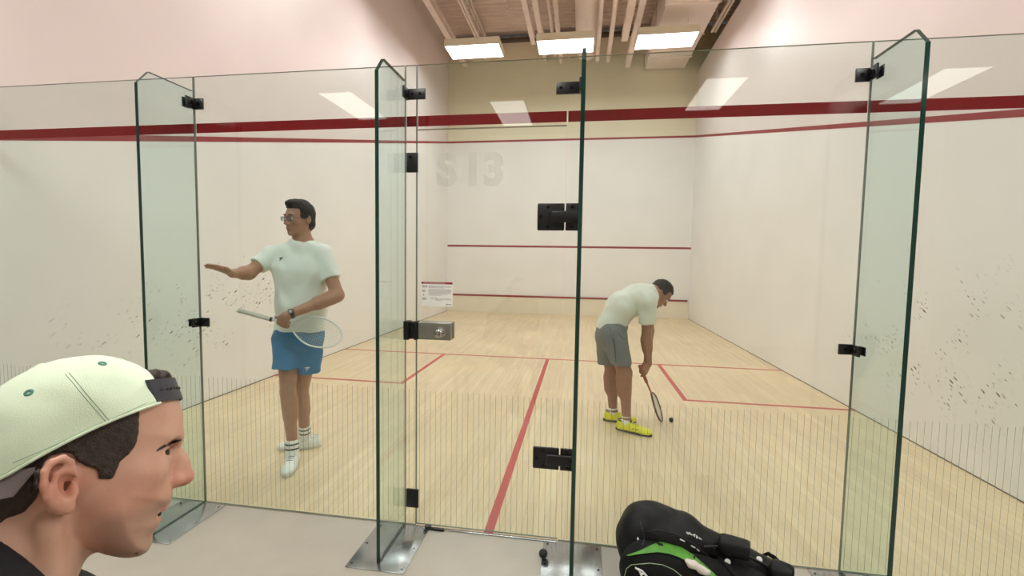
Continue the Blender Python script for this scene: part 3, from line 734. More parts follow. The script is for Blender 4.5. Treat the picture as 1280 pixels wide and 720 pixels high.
m_rblk = pmat('black_racket_trim', srgb(28, 28, 30), 0.4)
def rot(v, ax, a):
    ax = unit(ax); v = np.asarray(v, float)
    return v*math.cos(a)+np.cross(ax, v)*math.sin(a)+ax*np.dot(ax, v)*(1-math.cos(a))
def hand(wrist, d, n, side, curls, thumb=(0.7, 0.25), s=1.0, spread=0.06):
    """palm + five separate fingers. d: finger direction, n: palm normal (the way the fingers curl), side: towards the thumb.
    curls: four total-curl angles (index..little); thumb: (spread angle, curl)"""
    d = unit(d); n = unit(n-d*np.dot(n, d)) if True else n; sd = np.cross(d, n); sd = sd*np.sign(np.dot(sd, side)) if abs(np.dot(sd, side)) > 1e-6 else sd
    w = V(*wrist); k = w+d*.092*s
    palm = U([econe(w+d*.004, k-d*.004, .027*s, .0185*s, .040*s, .0135*s, sd), cone(w+d*.02*s+sd*.022*s+n*.004, w+d*.055*s+sd*.03*s+n*.006, .016*s, .013*s)], .012)
    fs = []
    for i, (off, ln, r) in enumerate(((.0325, .074, .0092), (.0108, .083, .0095), (-.0108, .077, .0090), (-.0318, .060, .0080))):
        p = k+sd*off*s-d*(.004+.004*(i in (0, 3)))*s; dd = rot(d, n, (1 if np.dot(np.cross(n, d), sd) > 0 else -1)*spread*(1.5-i)*.7)
        ax = np.cross(dd, n); c = curls[i]; segs = []
        parts = [cone(p-d*.018*s, p, r*s, r*s)]
        for j, fr in enumerate((.46, .30, .24)):
            dd = rot(dd, ax, (c*(.36, .40, .24)[j])); q = p+dd*ln*s*fr
            parts.append(cone(p, q, r*s*(1-.1*j), r*s*(.93-.1*j))); p = q
        fs.append(U(parts, .004))
    a, c = thumb
    td = unit(d*math.cos(a)+sd*math.sin(a)); p = w+d*.028*s+sd*.026*s+n*.006*s; parts = []
    for j, (ln, r) in enumerate(((.040, .0125), (.034, .0108), (.027, .0095))):
        td = unit(td+n*c*(.5, .5, .5)[j]+d*.12*j); q = p+td*ln*s; parts.append(cone(p, q, r*s, r*s*.9)); p = q
    th = U(parts, .006)
    def f(x):
        h = palm(x)
        for g in fs: h = smin(h, g(x), .005)
        return smin(h, th(x), .010)
    return f
def grip_pose(gp, wrist, axis):
    """wrist position, finger direction and palm normal for a fist closed round a bar through gp"""
    ax = unit(axis); d = unit(V(*gp)-V(*wrist)); d = unit(d-ax*np.dot(d, ax)*.75); n = np.cross(ax, d); n = unit(n)
    if np.dot(n, V(*gp)-CAM) < 0: n = -n
    return V(*gp)-d*.085-n*.024, d, n
def limb(a, b, ra, rb, bulge=None):
    fs = [cone(a, b, ra, rb)]
    if bulge:
        t0, t1, r, off = bulge; a = V(*a); b = V(*b); off = V(*off)
        fs.append(cone(a+(b-a)*t0+off, a+(b-a)*t1+off, r, r*.92))
    return U(fs, .03)
def frame(fwd, up):
    f = unit(fwd); u = unit(V(*up)-f*np.dot(V(*up), f)); r = np.cross(f, u); return r, f, u   # r = person's right
def head_sdf(c, fwd, up, s=1.0, neck=True):
    r, f, u = frame(fwd, up); c = V(*c)
    P = lambda a, b, d: c+s*(a*r+b*f+d*u)
    A = (r, f, u); E = lambda p, q: ell(P(*p), V(*q)*s, A)
    base = U([E((0, -.012, .035), (.074, .094, .083)), E((0, .022, -.02), (.064, .068, .085)), E((0, .035, -.078), (.045, .045, .036))], .03)
    base = U([base, E((0, .074, -.097), (.017, .014, .014)), cone(P(-.03, .078, .022), P(.03, .078, .022), .010*s), E((.045, .055, -.02), (.02, .02, .018)), E((-.045, .055, -.02), (.02, .02, .018))], .018)
    for q in (-1, 1): base = sub(base, E((q*.031, .098, .004), (.017, .014, .012)), .012)
    nose = U([cone(P(0, .083, .006), P(0, .108, -.028), .007*s, .011*s), E((.012, .098, -.032), (.008, .010, .008)), E((-.012, .098, -.032), (.008, .010, .008))], .008)
    base = U([base, nose], .010)
    base = U([base, E((0, .088, -.0575), (.022, .010, .0055)), E((0, .087, -.068), (.019, .010, .006))], .005)
    base = sub(base, E((0, .101, -.0625), (.023, .010, .0016)), .003)
    ears = []
    for q in (-1, 1):
        e = cut(ell(P(q*.076, -.012, -.002), V(.010, .018, .031)*s, (unit(r*1-f*q*-.35), unit(f+r*q*-.35), u)), lambda p: -np.ones(len(p)))
        e = sub(e, E((q*.088, -.006, .0), (.008, .009, .017)), .004); ears.append(e)
    base = U([base]+ears, .006)
    return base, P, A
def hair_short(P, A, s, vol=.010, front=.04, top_extra=None, nape=-.075):
    """short hair cap: skull offset with face, ears and neck cut away"""
    c = P(0, 0, 0)
    E = lambda p, q: ell(P(*p), V(*q)*s, A)
    h = U([E((0, -.014, .037), (.076+vol*.6, .094+vol*.7, .083+vol)), E((0, -.045, -.03), (.066+vol*.4, .060+vol*.3, .06))], .02)
    if top_extra: h = U([h]+[E(*t) for t in top_extra], .02)
    # hairline: in (forward, up) coordinates
    def face(p):
        q = p-c; a = q@A[1]/s; b = q@A[2]/s; l = np.abs(q@A[0])/s
        m1 = np.maximum(a-front+.25*np.maximum(b-.06, 0)-.9*np.maximum(b-.085, 0)*0, -(a-.2))   # in front of the plane a=front ...
        m2 = b-.072                                            # ... below the forehead line
        f1 = np.maximum(front-a, m2)                           # <0: bare face zone
        f2 = np.maximum(np.maximum(-.028-a, b+.008-(0)), -(b+.2))  # below the ear top ahead of the ear: bare
        f3 = b-nape*1.0
        return np.minimum(np.minimum(f1, f2), f3)*s
    return sub(h, face, .004)
def shoe(par, ankle, heel, toe, up_m, sole_m, lace_m, logo_m=None, s=1.0):
    """low court shoe: sole, upper, laces. heel / toe on the ground plane"""
    heel = V(heel[0], heel[1], 0); toe = V(toe[0], toe[1], 0); L = np.linalg.norm(toe-heel); x = (toe-heel)/L; y = V(-x[1], x[0], 0); z = V(0, 0, 1)
    P = lambda a, b, c: heel+x*a*L+y*b+z*c
    up = U([ell(P(.78, 0, .030), (L*.22, .043, .034), (x, y, z)), ell(P(.45, 0, .040), (L*.26, .038, .046), (x, y, z)), ell(P(.17, 0, .045), (L*.155, .034, .055), (x, y, z)), ell(P(.30, 0, .065), (L*.13, .033, .035), (x, y, z))], .03)
    up = cut(up, plane(P(0, 0, .016), (0, 0, -1)), .006)
    up = sub(up, ell(P(.20, 0, .108), (L*.13, .027, .028), (x, y, z)), .006)
    t = blob('shoe', up, P(.5, 0, 0)-L*.75, P(.5, 0, .1)+L*.75, .004, up_m, par, loc=P(.5, 0, 0))
    n = 40; po = []
    for i in range(n):
        a = 2*PI*i/n; cx = math.cos(a); sy = math.sin(a); wd = (.043 if cx > 0 else .036)*(1-.12*max(0, -cx)); po.append((L*(.5+.5*cx), (abs(sy)**.75)*math.copysign(wd, sy)))
    MB().prism(po, heel, x, y, z, 0.002, .022).build('sole', sole_m, t, bevel=.004)
    def topz(a, b):
        q = P(a, b, .14)
        for _ in range(60): q = q-z*max(up(q[None])[0]*.7, 0)
        return q
    tg = ell(topz(.36, 0)+z*.006, (L*.10, .020, .013), (unit(x-z*.5), y, unit(z+x*.5)))
    blob('tongue', tg, P(.36, 0, .08)-.06, P(.36, 0, .10)+.06, .003, lace_m, t)
    ring = [P(.20, 0, 0)+x*(L*.125*math.cos(a))+y*(.0265*math.sin(a))+z*(.089+.006*math.cos(a)*-1) for a in np.linspace(0, 2*PI, 21)[:-1]]
    MB().tube(ring, .0045, 6, closed=True).build('collar', lace_m if lace_m is m_rblk else sole_m, t, smooth=True)
    for k in range(5):
        a = .37+.062*k
        MB().tube([topz(a+.0*s, -.019)+z*.001, topz(a+.012, 0)+z*.002, topz(a, .019)+z*.001], .0026, 6).build('lace', lace_m, t, smooth=True)
    if logo_m:
        for sy in (-1, 1):
            b = MB()
            for k in range(2):
                c0 = P(.50+.10*k, sy*.0405, .040); b.tube([c0, c0+x*.006+z*.014, c0+x*.022+z*.010], .002, 5)
            b.build('side_mark', logo_m, t)
    return t
def sock(par, a, b, r0, r1, bands=()):
    a = V(*a); b = V(*b); n = unit(b-a); L = np.linalg.norm(b-a)
    o = MB().lathe([(r0*.9, 0), (r0, .004)]+[(r0+(r1-r0)*t, L*t) for t in (.2, .5, .8)]+[(r1+.001, L-.004), (r1*.96, L), (r1*.5, L+.001)], a, n, 24).build('sock', m_sock, par, smooth=True, sharp=.8)
    for t in bands:
        r = r0+(r1-r0)*t+.0012; MB().lathe([(r-.002, -.005), (r, -.0045), (r, .0045), (r-.002, .005)], a+n*L*t, n, 24).build('sock_band', m_sockb, o, smooth=True, sharp=.8)
    return o
def racket(root_loc, butt, axis, nrm, frame_m, grip_m, string_m, label, twist=0, face_m=None):
    """squash racket 0.686 m long: grip, shaft, throat, teardrop hoop, strings"""
    x = unit(axis); n = unit(V(*nrm)-x*np.dot(V(*nrm), x)); y = np.cross(n, x); o = V(*butt)
    W = lambda a, b, c=0: o+x*a+y*b+n*c
    t = empty('squash_racket', root_loc, label, 'racket')
    MB().lathe([(.012, 0), (.0165, .003), (.0165, .012), (.0145, .02), (.0140, .20), (.0125, .205), (.010, .207)], o, x, 10).build('grip', grip_m, t, smooth=True, sharp=.5)
    MB().tube([W(.205, 0), W(.30, 0), W(.345, 0)], [.0085, .0078, .0075], 12).build('shaft', frame_m, t, smooth=True)
    # hoop: teardrop outline
    pts = []; c = .515; a0 = .165; b0 = .098
    for i in range(48):
        th = 2*PI*i/48; ca, sa = math.cos(th), math.sin(th)
        xx = c+a0*ca; yy = b0*sa
        if ca < 0: k = -ca; yy *= (1-.50*k**2.2); xx = c+.175*ca
        pts.append(W(xx, yy))
    MB().tube(pts, .0058, 8, closed=True, nrm=n, flat=1.5).build('hoop', face_m or frame_m, t, smooth=True)
    b = MB()
    def halfw(xx):
        u = (xx-c)/(a0 if xx > c else .175); u = max(-1, min(1, u)); yy = b0*math.sqrt(max(0, 1-u*u))
        return yy*(1-.50*(-u)**2.2) if u < 0 else yy
    for k in range(-8, 9):
        yy = k*.0115
        xs = [xx for xx in np.linspace(c-.172, c+.162, 120) if halfw(xx) > abs(yy)]
        if len(xs) > 3: b.tube([W(xs[0], yy), W(xs[-1], yy)], .0007, 4)
    xx = c-.16
    while xx < c+.155:
        h = halfw(xx); 
        if h > .01: b.tube([W(xx, -h), W(xx, h)], .0007, 4)
        xx += .0125
    b.build('strings', string_m, t)
    return t

# ---------- player in blue shorts (left)
fw = unit(V(.24, -.97, 0)); rt1 = unit(np.cross(fw, V(0, 0, 1)))        # his right = photo left
R = lambda px, py, y: at(px, py, y=y)
p1 = empty('person', (-1.50, .60, 0), 'standing player in mint white shirt and blue shorts with one arm held out', 'person')
hc = R(374, 274, .575); hf = rot(unit(V(-.50, -.86, -.06)), V(0, 0, 1), 0.22)
shr = R(341, 319, .555); shl = R(404, 318, .63); nb = R(379, 303, .60)
elr = R(311, 341, .40); wrr = R(291, 342, .225); ell_ = R(422, 369, .60); wrl = R(379, 389, .40)
hpr = R(361, 424, .60); hpl = R(386, 424, .655); knr = R(360, 490, .545); knl = R(376, 489, .70); anr = R(366, 560, .535); anl = R(382, 545, .80)
bt = R(298, 388, .36); tp = R(430, 424, .52); axr = unit(tp-bt); gp1 = bt+axr*.30
wrl, dL1, nL1 = grip_pose(gp1, wrl, axr)
waist = R(377, 384, .615); chest = R(376, 337, .60); pel = (hpr+hpl)/2+V(0, 0, .05)
head, HP, HA = head_sdf(hc, hf, V(.02, 0, 1))
torso = U([econe(pel-V(0,0,.06), waist, .155, .105, .138, .095, rt1), econe(waist, chest, .138, .095, .165, .110, rt1), econe(chest, nb-V(0,0,.02), .165, .11, .075, .06, rt1), cone(nb-V(0,0,.03), shr, .05, .052), cone(nb-V(0,0,.03), shl, .05, .052), cone(nb-V(0,0,.03), hc-V(0,0,.05)-hf*.02, .056, .053)], .04)
arms = U([limb(shr, elr, .050, .040), limb(elr, wrr, .041, .027, (.12, .35, .042, (0,0,0))), limb(shl, ell_, .050, .042), limb(ell_, wrl, .042, .028, (.12, .38, .045, (0,0,0)))], .02)
legs = U([limb(hpr, knr, .080, .050), limb(knr, anr, .048, .034, (.15, .42, .047, -fw*.012)), limb(hpl, knl, .080, .050), limb(knl, anl, .048, .034, (.15, .42, .047, -fw*.012)), cone(anr, anr-V(0,0,.05), .038, .034), cone(anl, anl-V(0,0,.04), .038, .032)], .02)
tip = R(268, 333, .12)
hR = hand(wrr, tip-wrr, V(.15, .1, -1), V(.3, -1, .2), (.25, .2, .25, .3), (.75, .1), 1.0, .10)
hL = hand(wrl, dL1, nL1, -axr, (3.4, 3.5, 3.6, 3.6), (.6, .75), 1.0, .02)
def f1(p):
    b = smin(torso(p), legs(p), .03); b = smin(b, arms(p), .03); b = smin(b, head(p), .02)
    b = smin(b, hR(p), .012); return smin(b, hL(p), .012)
blob('body', f1, (-1.98, -.05, 0.0), (-.98, 1.02, 1.9), .0045, SK1, p1, matfn=None)
h1 = hair_short(HP, HA, 1.0, .013, .040, [((.0, .035, .103), (.055, .055, .026)), ((.02, -.01, .108), (.06, .07, .024))], -.088)
blob('hair', wrinkle(h1, .0035, 75), hc-.17, hc+.17, .0035, m_hair, p1)
# eyes, brows, glasses
for q in (-1, 1):
    e = MB().lathe([(.0001, -.012), (.008, -.009), (.0115, -.003), (.0118, .001), (.0095, .007), (.005, .0108), (.0001, .0118)], HP(q*.031, .078, .003), HA[1], 16).build('eye', m_eyew, p1, smooth=True)
    MB().lathe([(.0055, .0098), (.005, .0118), (.0001, .0124)], HP(q*.031, .078, .003), HA[1], 12).build('iris', m_iris, e, smooth=True)
    MB().tube([HP(q*.014, .093, .024), HP(q*.03, .0925, .029), HP(q*.048, .079, .024)], [.003, .0038, .002], 6).build('eyebrow', m_hair, p1, smooth=True)
gl = MB()
m_gfr = pmat('glasses_frame_dark', srgb(40, 42, 50), 0.3); m_glens = ghostmat('glasses_lens', srgb(120, 126, 140), 0.25, 0.1)
gobj = None
for q in (-1, 1):
    pts = []
    for i in range(24):
        a = 2*PI*i/24; ca, sa = math.cos(a), math.sin(a); w_ = .0225*math.copysign(abs(ca)**.6, ca); h_ = .0145*math.copysign(abs(sa)**.6, sa)
        pts.append(HP(q*.033+w_, .103-.006*abs((q*.033+w_)/.06)**2*2.2, .001+h_))
    gl.tube(pts, .0019, 6, closed=True)
    gl.tube([HP(q*.060, .098, .008), HP(q*.078, .05, .008), HP(q*.083, -.005, .006), HP(q*.080, -.018, -.004)], .0018, 6)
gl.tube([HP(-.008, .103, .006), HP(0, .107, .009), HP(.008, .103, .006)], .0019, 6)
gobj = gl.build('glasses', m_gfr, p1, smooth=True, label='dark framed glasses')
for q in (-1, 1):
    lp = [(q*.033+.0215*math.copysign(abs(math.cos(a))**.6, math.cos(a)), .0138*math.copysign(abs(math.sin(a))**.6, math.sin(a))) for a in np.linspace(0, 2*PI, 25)[:-1]]
    MB().prism([(a, b) for a, b in lp], HP(0, .1005, .001), HA[0], HA[2], HA[1], -.0006, .0006).build('lens', m_glens, gobj)
# t-shirt
sleR = shr+(elr-shr)*.62; sleL = shl+(ell_-shl)*.60
hem = R(376, 413, .6)
sh = U([econe(pel-V(0,0,.10), waist, .178, .128, .160, .118, rt1), econe(waist, chest, .160, .118, .180, .125, rt1), econe(chest, nb-V(0,0,.035), .180, .122, .10, .075, rt1), cone(nb-V(0,0,.045), shr, .058, .064), cone(nb-V(0,0,.045), shl, .058, .064)], .045)
sl = U([cone(shr, sleR, .062, .060), cone(shl, sleL, .062, .064)], .01)
sl = cut(cut(sl, plane(sleR, sleR-shr), .004), lambda p: np.where((p-shl)@unit(sleL-shl) > -.1, (p-sleL)@unit(sleL-shl), -1), .004)
shirt = U([sh, sl], .03)
shirt = cut(shirt, plane(hem, V(-.03, 0, -1)), .006)
shirt = sub(shirt, U([cone(nb-V(0,0,.02), hc-V(0,0,.03)-hf*.01, .062, .066)], .01), .006)
shirt = wrinkle(shirt, .0052, 26, .7)
t1 = blob('t_shirt', shirt, (-1.82, .30, .80), (-1.10, .90, 1.60), .005, m_mint, p1, smooth_it=2)
MB().tube([nb+V(0,0,.012)+.064*(math.cos(a)*rt1+math.sin(a)*fw)+V(0,0,-.014*math.sin(a)) for a in np.linspace(0, 2*PI, 25)[:-1]], .006, 8, closed=True).build('collar', m_mint, t1, smooth=True)
# shorts
sr1 = R(357, 460, .555); sl1 = R(383, 465, .675)
so = U([cut(econe(pel-V(0,0,.03), pel+V(0,0,.09), .175, .128, .152, .115, rt1), plane(pel-V(0,0,.16), (0,0,-1)), .02), cut(cone(hpr+V(0,0,.02), sr1-V(0,0,.06), .098, .090), plane(sr1, (0,0,-1)), .003), cut(cone(hpl+V(0,0,.02), sl1-V(0,0,.06), .098, .094), plane(sl1, (0,0,-1)), .003)], .02)
def hemcut(p):
    a = (p-sr1)@V(0, 0, -1); b = (p-sl1)@V(0, 0, -1); s_ = (p-(sr1+sl1)/2)@rt1
    return np.where(s_ > 0, a, b)
so = sub(so, U([cone(sr1-V(0,0,.1), sr1+V(0,0,.004), .066, .066), cone(sl1-V(0,0,.1), sl1+V(0,0,.004), .068, .068)], 0), .002)
so = wrinkle(so, .0055, 24, 2.1)
s1 = blob('shorts', so, (-1.80, .30, .55), (-1.18, .92, 1.08), .005, m_blue, p1, smooth_it=2)
m_logo = pmat('white_print', srgb(235, 238, 240), 0.6); m_logod = pmat('black_print', srgb(24, 30, 34), 0.6)
def mark(par, px, py, y, mat, sz, surf):
    """small chevron-like sports emblem lying on the cloth"""
    o = R(px, py, y); d = unit(ray(px, py)); q = o-d*.3
    for _ in range(60):
        q = q+d*surf(q[None])[0]*.7
    e = 1e-3; n = unit([surf((q+e*a)[None])[0]-surf((q-e*a)[None])[0] for a in np.eye(3)])
    ex = unit(np.cross(V(0, 0, 1), n)); ey = np.cross(n, ex); b = MB(); q = q+n*.0012
    b.prism([(-1, .55), (1, .8), (.9, .45), (-.8, .2)], q, ex*sz, ey*sz, n, 0, .0015)
    b.prism([(-.1, .45), (.25, .45), (-.15, -.9), (-.35, -.6)], q, ex*sz, ey*sz, n, 0, .0015)
    b.prism([(.2, .1), (.8, .2), (.5, -.05), (.1, -.15)], q, ex*sz, ey*sz, n, 0, .0015)
    b.build('emblem', mat, par)
mark(t1, 351, 324, .5, m_logod, .017, shirt); mark(s1, 384, 461, .6, m_logo, .018, so)
# socks, shoes
sock(p1, anr-V(0,.01,.070), anr+(knr-anr)*.15, .046, .043, (.55, .80)); sock(p1, anl-V(0,0,.03), anl+(knl-anl)*.24, .039, .041, (.55, .82))
shoe(p1, anr, (anr[0]-.03, anr[1]+.085), (anr[0]+.075, anr[1]-.19), m_shoe, m_sole, m_lace)
shoe(p1, anl, (anl[0]+.10, anl[1]+.045), (anl[0]-.185, anl[1]-.075), m_shoe, m_sole, m_lace)
# watch
wd = unit(ell_-wrl); wq = wrl+wd*.035
wt = MB().lathe([(.031, -.011), (.0335, -.009), (.0335, .009), (.031, .011)], wq, wd, 24).build('watch', m_black, p1, smooth=True, sharp=.6, label='black wristwatch')
vn = unit(CAM-wq); vn = unit(vn-wd*np.dot(vn, wd)+V(0, 0, .5))
vn = unit(vn-wd*np.dot(vn, wd))
MB().lathe([(.0155, 0), (.0175, .003), (.0175, .008), (.015, .010), (.014, .0095)], wq+vn*.031, vn, 24).build('watch_case', m_black, wt, smooth=True, sharp=.6)
MB().lathe([(.0125, 0), (.0125, .0008)], wq+vn*.0405, vn, 20).build('watch_dial', m_gfr, wt, smooth=False)
# racket held by the throat
m_rwh = pmat('white_racket_frame', srgb(236, 240, 244), 0.25); m_rgrip = pmat('white_worn_grip', srgb(206, 202, 190), 0.8, var=.1, scale=60); m_str = pmat('pale_string', srgb(200, 202, 196), 0.5)
rk = racket((bt[0], bt[1], 0.9), bt, axr, unit(CAM-bt)+V(.0, 0, .1), m_rwh, m_rgrip, m_str, 'white framed squash racket held at the throat by the player in blue shorts')
MB().lathe([(.0150, 0), (.0150, .014)], bt+axr*.206, axr, 12).build('grip_band', m_rblk, rk, smooth=True, sharp=.5)

# ---------- bending player (right)
F2 = unit(V(.94, -.10, 0)); side2 = V(.10, -1, .0)                     # his right side faces the viewer
p2 = empty('person', (.86, 1.72, 0), 'player in grey shorts and yellow shoes bending over a black ball', 'person')
S2 = lambda px, py, y: at(px, py, y=y)
hR2 = S2(766, 417, 1.68); hL2 = S2(761, 415, 1.86); kR2 = S2(781, 466, 1.63); kL2 = S2(765, 466, 1.84); aR2 = S2(783, 522, 1.62); aL2 = S2(766, 513, 1.85)
pel2 = (hR2+hL2)/2; shR2 = S2(810, 378, 1.66); shL2 = S2(812, 372, 2.02); nk2 = S2(816, 366, 1.84); mid2 = S2(777, 383, 1.78); ch2 = S2(799, 373, 1.82)
h2c = S2(825, 367, 1.86); h2f = unit(V(.66, -.10, -.80)); h2u = unit(V(.80, .05, .62))
eR2 = S2(808, 424, 1.70); wR2 = S2(805, 450, 1.66)
rb = S2(802.5, 464, 1.645); rtip = V(1.220, 1.925, .022); rax = unit(rtip-rb); rbutt = rtip-rax*.686
gp = rb
wR2, dR2, nR2 = grip_pose(gp, wR2, rax)
head2, HP2, HA2 = head_sdf(h2c, h2f, h2u)
sd = V(0, 1, 0)
tor2 = U([econe(pel2, mid2, .150, .115, .135, .100, sd), econe(mid2, ch2, .135, .10, .17, .115, sd), econe(ch2, nk2, .17, .11, .07, .06, sd), cone(nk2, shR2, .05, .054), cone(nk2, shL2, .05, .054), cone(nk2, h2c-h2u*.05-h2f*.03, .056, .054)], .04)
eL2 = S2(811, 412, 2.0); wL2 = S2(808, 441, 1.98)
arm2 = U([limb(shR2, eR2, .052, .042), limb(eR2, wR2, .043, .028, (.1, .35, .045, (0,0,0))), limb(shL2, eL2, .052, .042), limb(eL2, wL2, .043, .028, (.1, .35, .045, (0,0,0)))], .02)
leg2 = U([limb(hR2, kR2, .092, .060), limb(kR2, aR2, .060, .036, (.12, .42, .060, (-.018, 0, 0))), limb(hL2, kL2, .092, .060), limb(kL2, aL2, .060, .036, (.12, .42, .060, (-.018, 0, 0))), cone(aR2, aR2-V(0,0,.045), .037, .034), cone(aL2, aL2-V(0,0,.02), .037, .034)], .02)
rb = S2(802.5, 464, 1.645); rtip = V(1.220, 1.925, .022); rax = unit(rtip-rb); rbutt = rtip-rax*.686
gp = rb                                                     # where the fist closes on the grip
hand2 = hand(wR2, dR2, nR2, rax, (3.4, 3.5, 3.6, 3.6), (.6, .75), 1.0, .02)
hand2l = hand(wL2, V(-.1, 0, -1), V(-1, 0, 0), V(.2, -1, 0), (.8, .8, .8, .8), (.7, .3), 1.0, .08)
def f2(p):
    b = smin(tor2(p), leg2(p), .03); b = smin(b, arm2(p), .02); b = smin(b, head2(p), .02)
    b = smin(b, hand2(p), .012); return smin(b, hand2l(p), .012)
blob('body', f2, (.50, 1.42, 0.0), (1.45, 2.25, 1.42), .005, SK2, p2)
h2 = hair_short(HP2, HA2, 1.0, .009, .035, None, -.08)
blob('hair', wrinkle(h2, .003, 80, 1.3), h2c-.17, h2c+.17, .004, m_hair, p2)
for q in (-1, 1):
    e = MB().lathe([(.0001, -.012), (.008, -.009), (.0115, -.003), (.0118, .001), (.0095, .007), (.005, .0108), (.0001, .0118)], HP2(q*.031, .078, .003), HA2[1], 16).build('eye', m_eyew, p2, smooth=True)
    MB().lathe([(.0055, .0098), (.005, .0118), (.0001, .0124)], HP2(q*.031, .078, .003), HA2[1], 12).build('iris', m_iris, e, smooth=True)
    MB().tube([HP2(q*.014, .093, .024), HP2(q*.03, .0925, .029), HP2(q*.048, .079, .024)], [.003, .0038, .002], 6).build('eyebrow', m_hair, p2, smooth=True)
# face mask / beard shadow seen as a pale patch is left as bare skin
slR2 = shR2+(eR2-shR2)*.56; slL2 = shL2+(eL2-shL2)*.5
st2 = U([econe(pel2+V(-.01, 0, .04), mid2, .165, .125, .160, .122, sd), econe(mid2, ch2, .160, .122, .188, .132, sd), econe(ch2, nk2-V(.02, 0, 0), .185, .125, .09, .07, sd), cone(nk2-V(.03,0,.01), shR2, .062, .070), cone(nk2-V(.03,0,.01), shL2, .062, .070)], .045)
def scut(pa, pb, ra, rb_):
    return cut(cone(pa, pb, ra, rb_), plane(pb, V(*pb)-V(*pa)), .004)
st2 = U([st2, scut(shR2, slR2, .068, .073), scut(shL2, slL2, .068, .070)], .03)
wn = unit(mid2-pel2)
st2 = cut(st2, plane(pel2+V(0,0,.02)+V(.005, 0, 0), -unit(wn+V(-.1, 0, .35))), .006)
st2 = sub(st2, cone(nk2+V(.0,0,0), h2c-h2u*.02-h2f*.02, .060, .068), .006)
st2 = wrinkle(st2, .006, 24, 1.9)
t2 = blob('t_shirt', st2, (.50, 1.42, .68), (1.30, 2.25, 1.42), .0055, m_grey_s, p2, smooth_it=2)
sR2 = S2(776, 456, 1.64); sL2 = S2(759, 455, 1.85)
so2 = U([econe(pel2-V(0,0,.03), pel2+wn*.07, .172, .140, .150, .122, sd), cone(hR2, sR2+V(0,0,.02), .115, .090), cone(hL2, sL2+V(0,0,.02), .115, .090)], .03)
def hc2(p):
    a = (p-sR2)@V(0, 0, -1); b = (p-sL2)@V(0, 0, -1); return np.where(p[:, 1] < 1.75, a, b)
so2 = cut(so2, hc2, .003)
so2 = cut(so2, plane(pel2+wn*.11, wn), .005)
so2 = sub(so2, U([cone(sR2-V(0,0,.1), sR2+V(0,0,.01), .076, .076), cone(sL2-V(0,0,.1), sL2+V(0,0,.01), .076, .076)], 0), .002)
so2 = wrinkle(so2, .006, 22, .4)
s2 = blob('shorts', so2, (.46, 1.45, .50), (1.05, 2.12, 1.12), .0055, m_gsh, p2, smooth_it=2)
def surf_line(pts2, surf, y, r, mat, par, name):
    out = []
    for px, py in pts2:
        d = unit(ray(px, py)); q = at(px, py, y=y)-d*.35
        for _ in range(60): q = q+d*surf(q[None])[0]*.7
        out.append(q)
    MB().tube(out, r, 6).build(name, mat, par, smooth=True)
surf_line([(756, 404), (763, 412), (767, 425), (769, 440), (770, 453)], so2, 1.6, .0035, m_gdk, s2, 'side_piping')
surf_line([(771, 406), (773, 416), (777, 422), (782, 424)], so2, 1.6, .0025, m_gdk, s2, 'pocket_seam')
sock(p2, aR2-V(0,0,.055), aR2+(kR2-aR2)*.05, .040, .041); sock(p2, aL2-V(0,0,.03), aL2+(kL2-aL2)*.08, .040, .041)
shoe(p2, aR2, (aR2[0]-.085, aR2[1]+.035), (aR2[0]+.205, aR2[1]-.085), m_yel, m_bsole, m_rblk, m_rblk)
shoe(p2, aL2, (aL2[0]-.085, aL2[1]+.005), (aL2[0]+.21, aL2[1]-.015), m_yel, m_bsole, m_rblk, m_rblk)
m_ror = pmat('orange_racket_frame', srgb(196, 84, 44), 0.35, var=.1, scale=30); m_gror = pmat('dark_orange_grip', srgb(160, 84, 52), 0.8)
m_rmix = pmat('black_red_hoop', srgb(96, 44, 36), 0.35, var=.6, scale=22)
racket((rtip[0], rtip[1], 0), rbutt, rax, np.cross(rax, unit(rtip-CAM))+unit(CAM-rtip)*.28, m_ror, m_gror, m_str, 'orange and black squash racket of the bending player, its tip touching the floor', face_m=m_rmix)
# balls
m_ball = pmat('black_squash_ball', srgb(24, 24, 26), 0.55, var=.2, scale=60, bump=.3, bscale=400)
def ball(x, y, z, label, r=.0205):
    MBb = MB().lathe([(r*math.sin(a), -r*math.cos(a)) for a in np.linspace(.02, PI-.02, 18)], (x, y, z+r), (0, 0, 1), 24)
    tag(MBb.build('squash_ball', m_ball, loc=(x, y, z), smooth=True), label, 'ball')
ball(1.30, 1.93, 0.0, 'small black squash ball on the court floor beside the racket tip')
ball(.306, -.150, 0.006, 'small black squash ball on the grey hall floor beside the door', r=.0215)
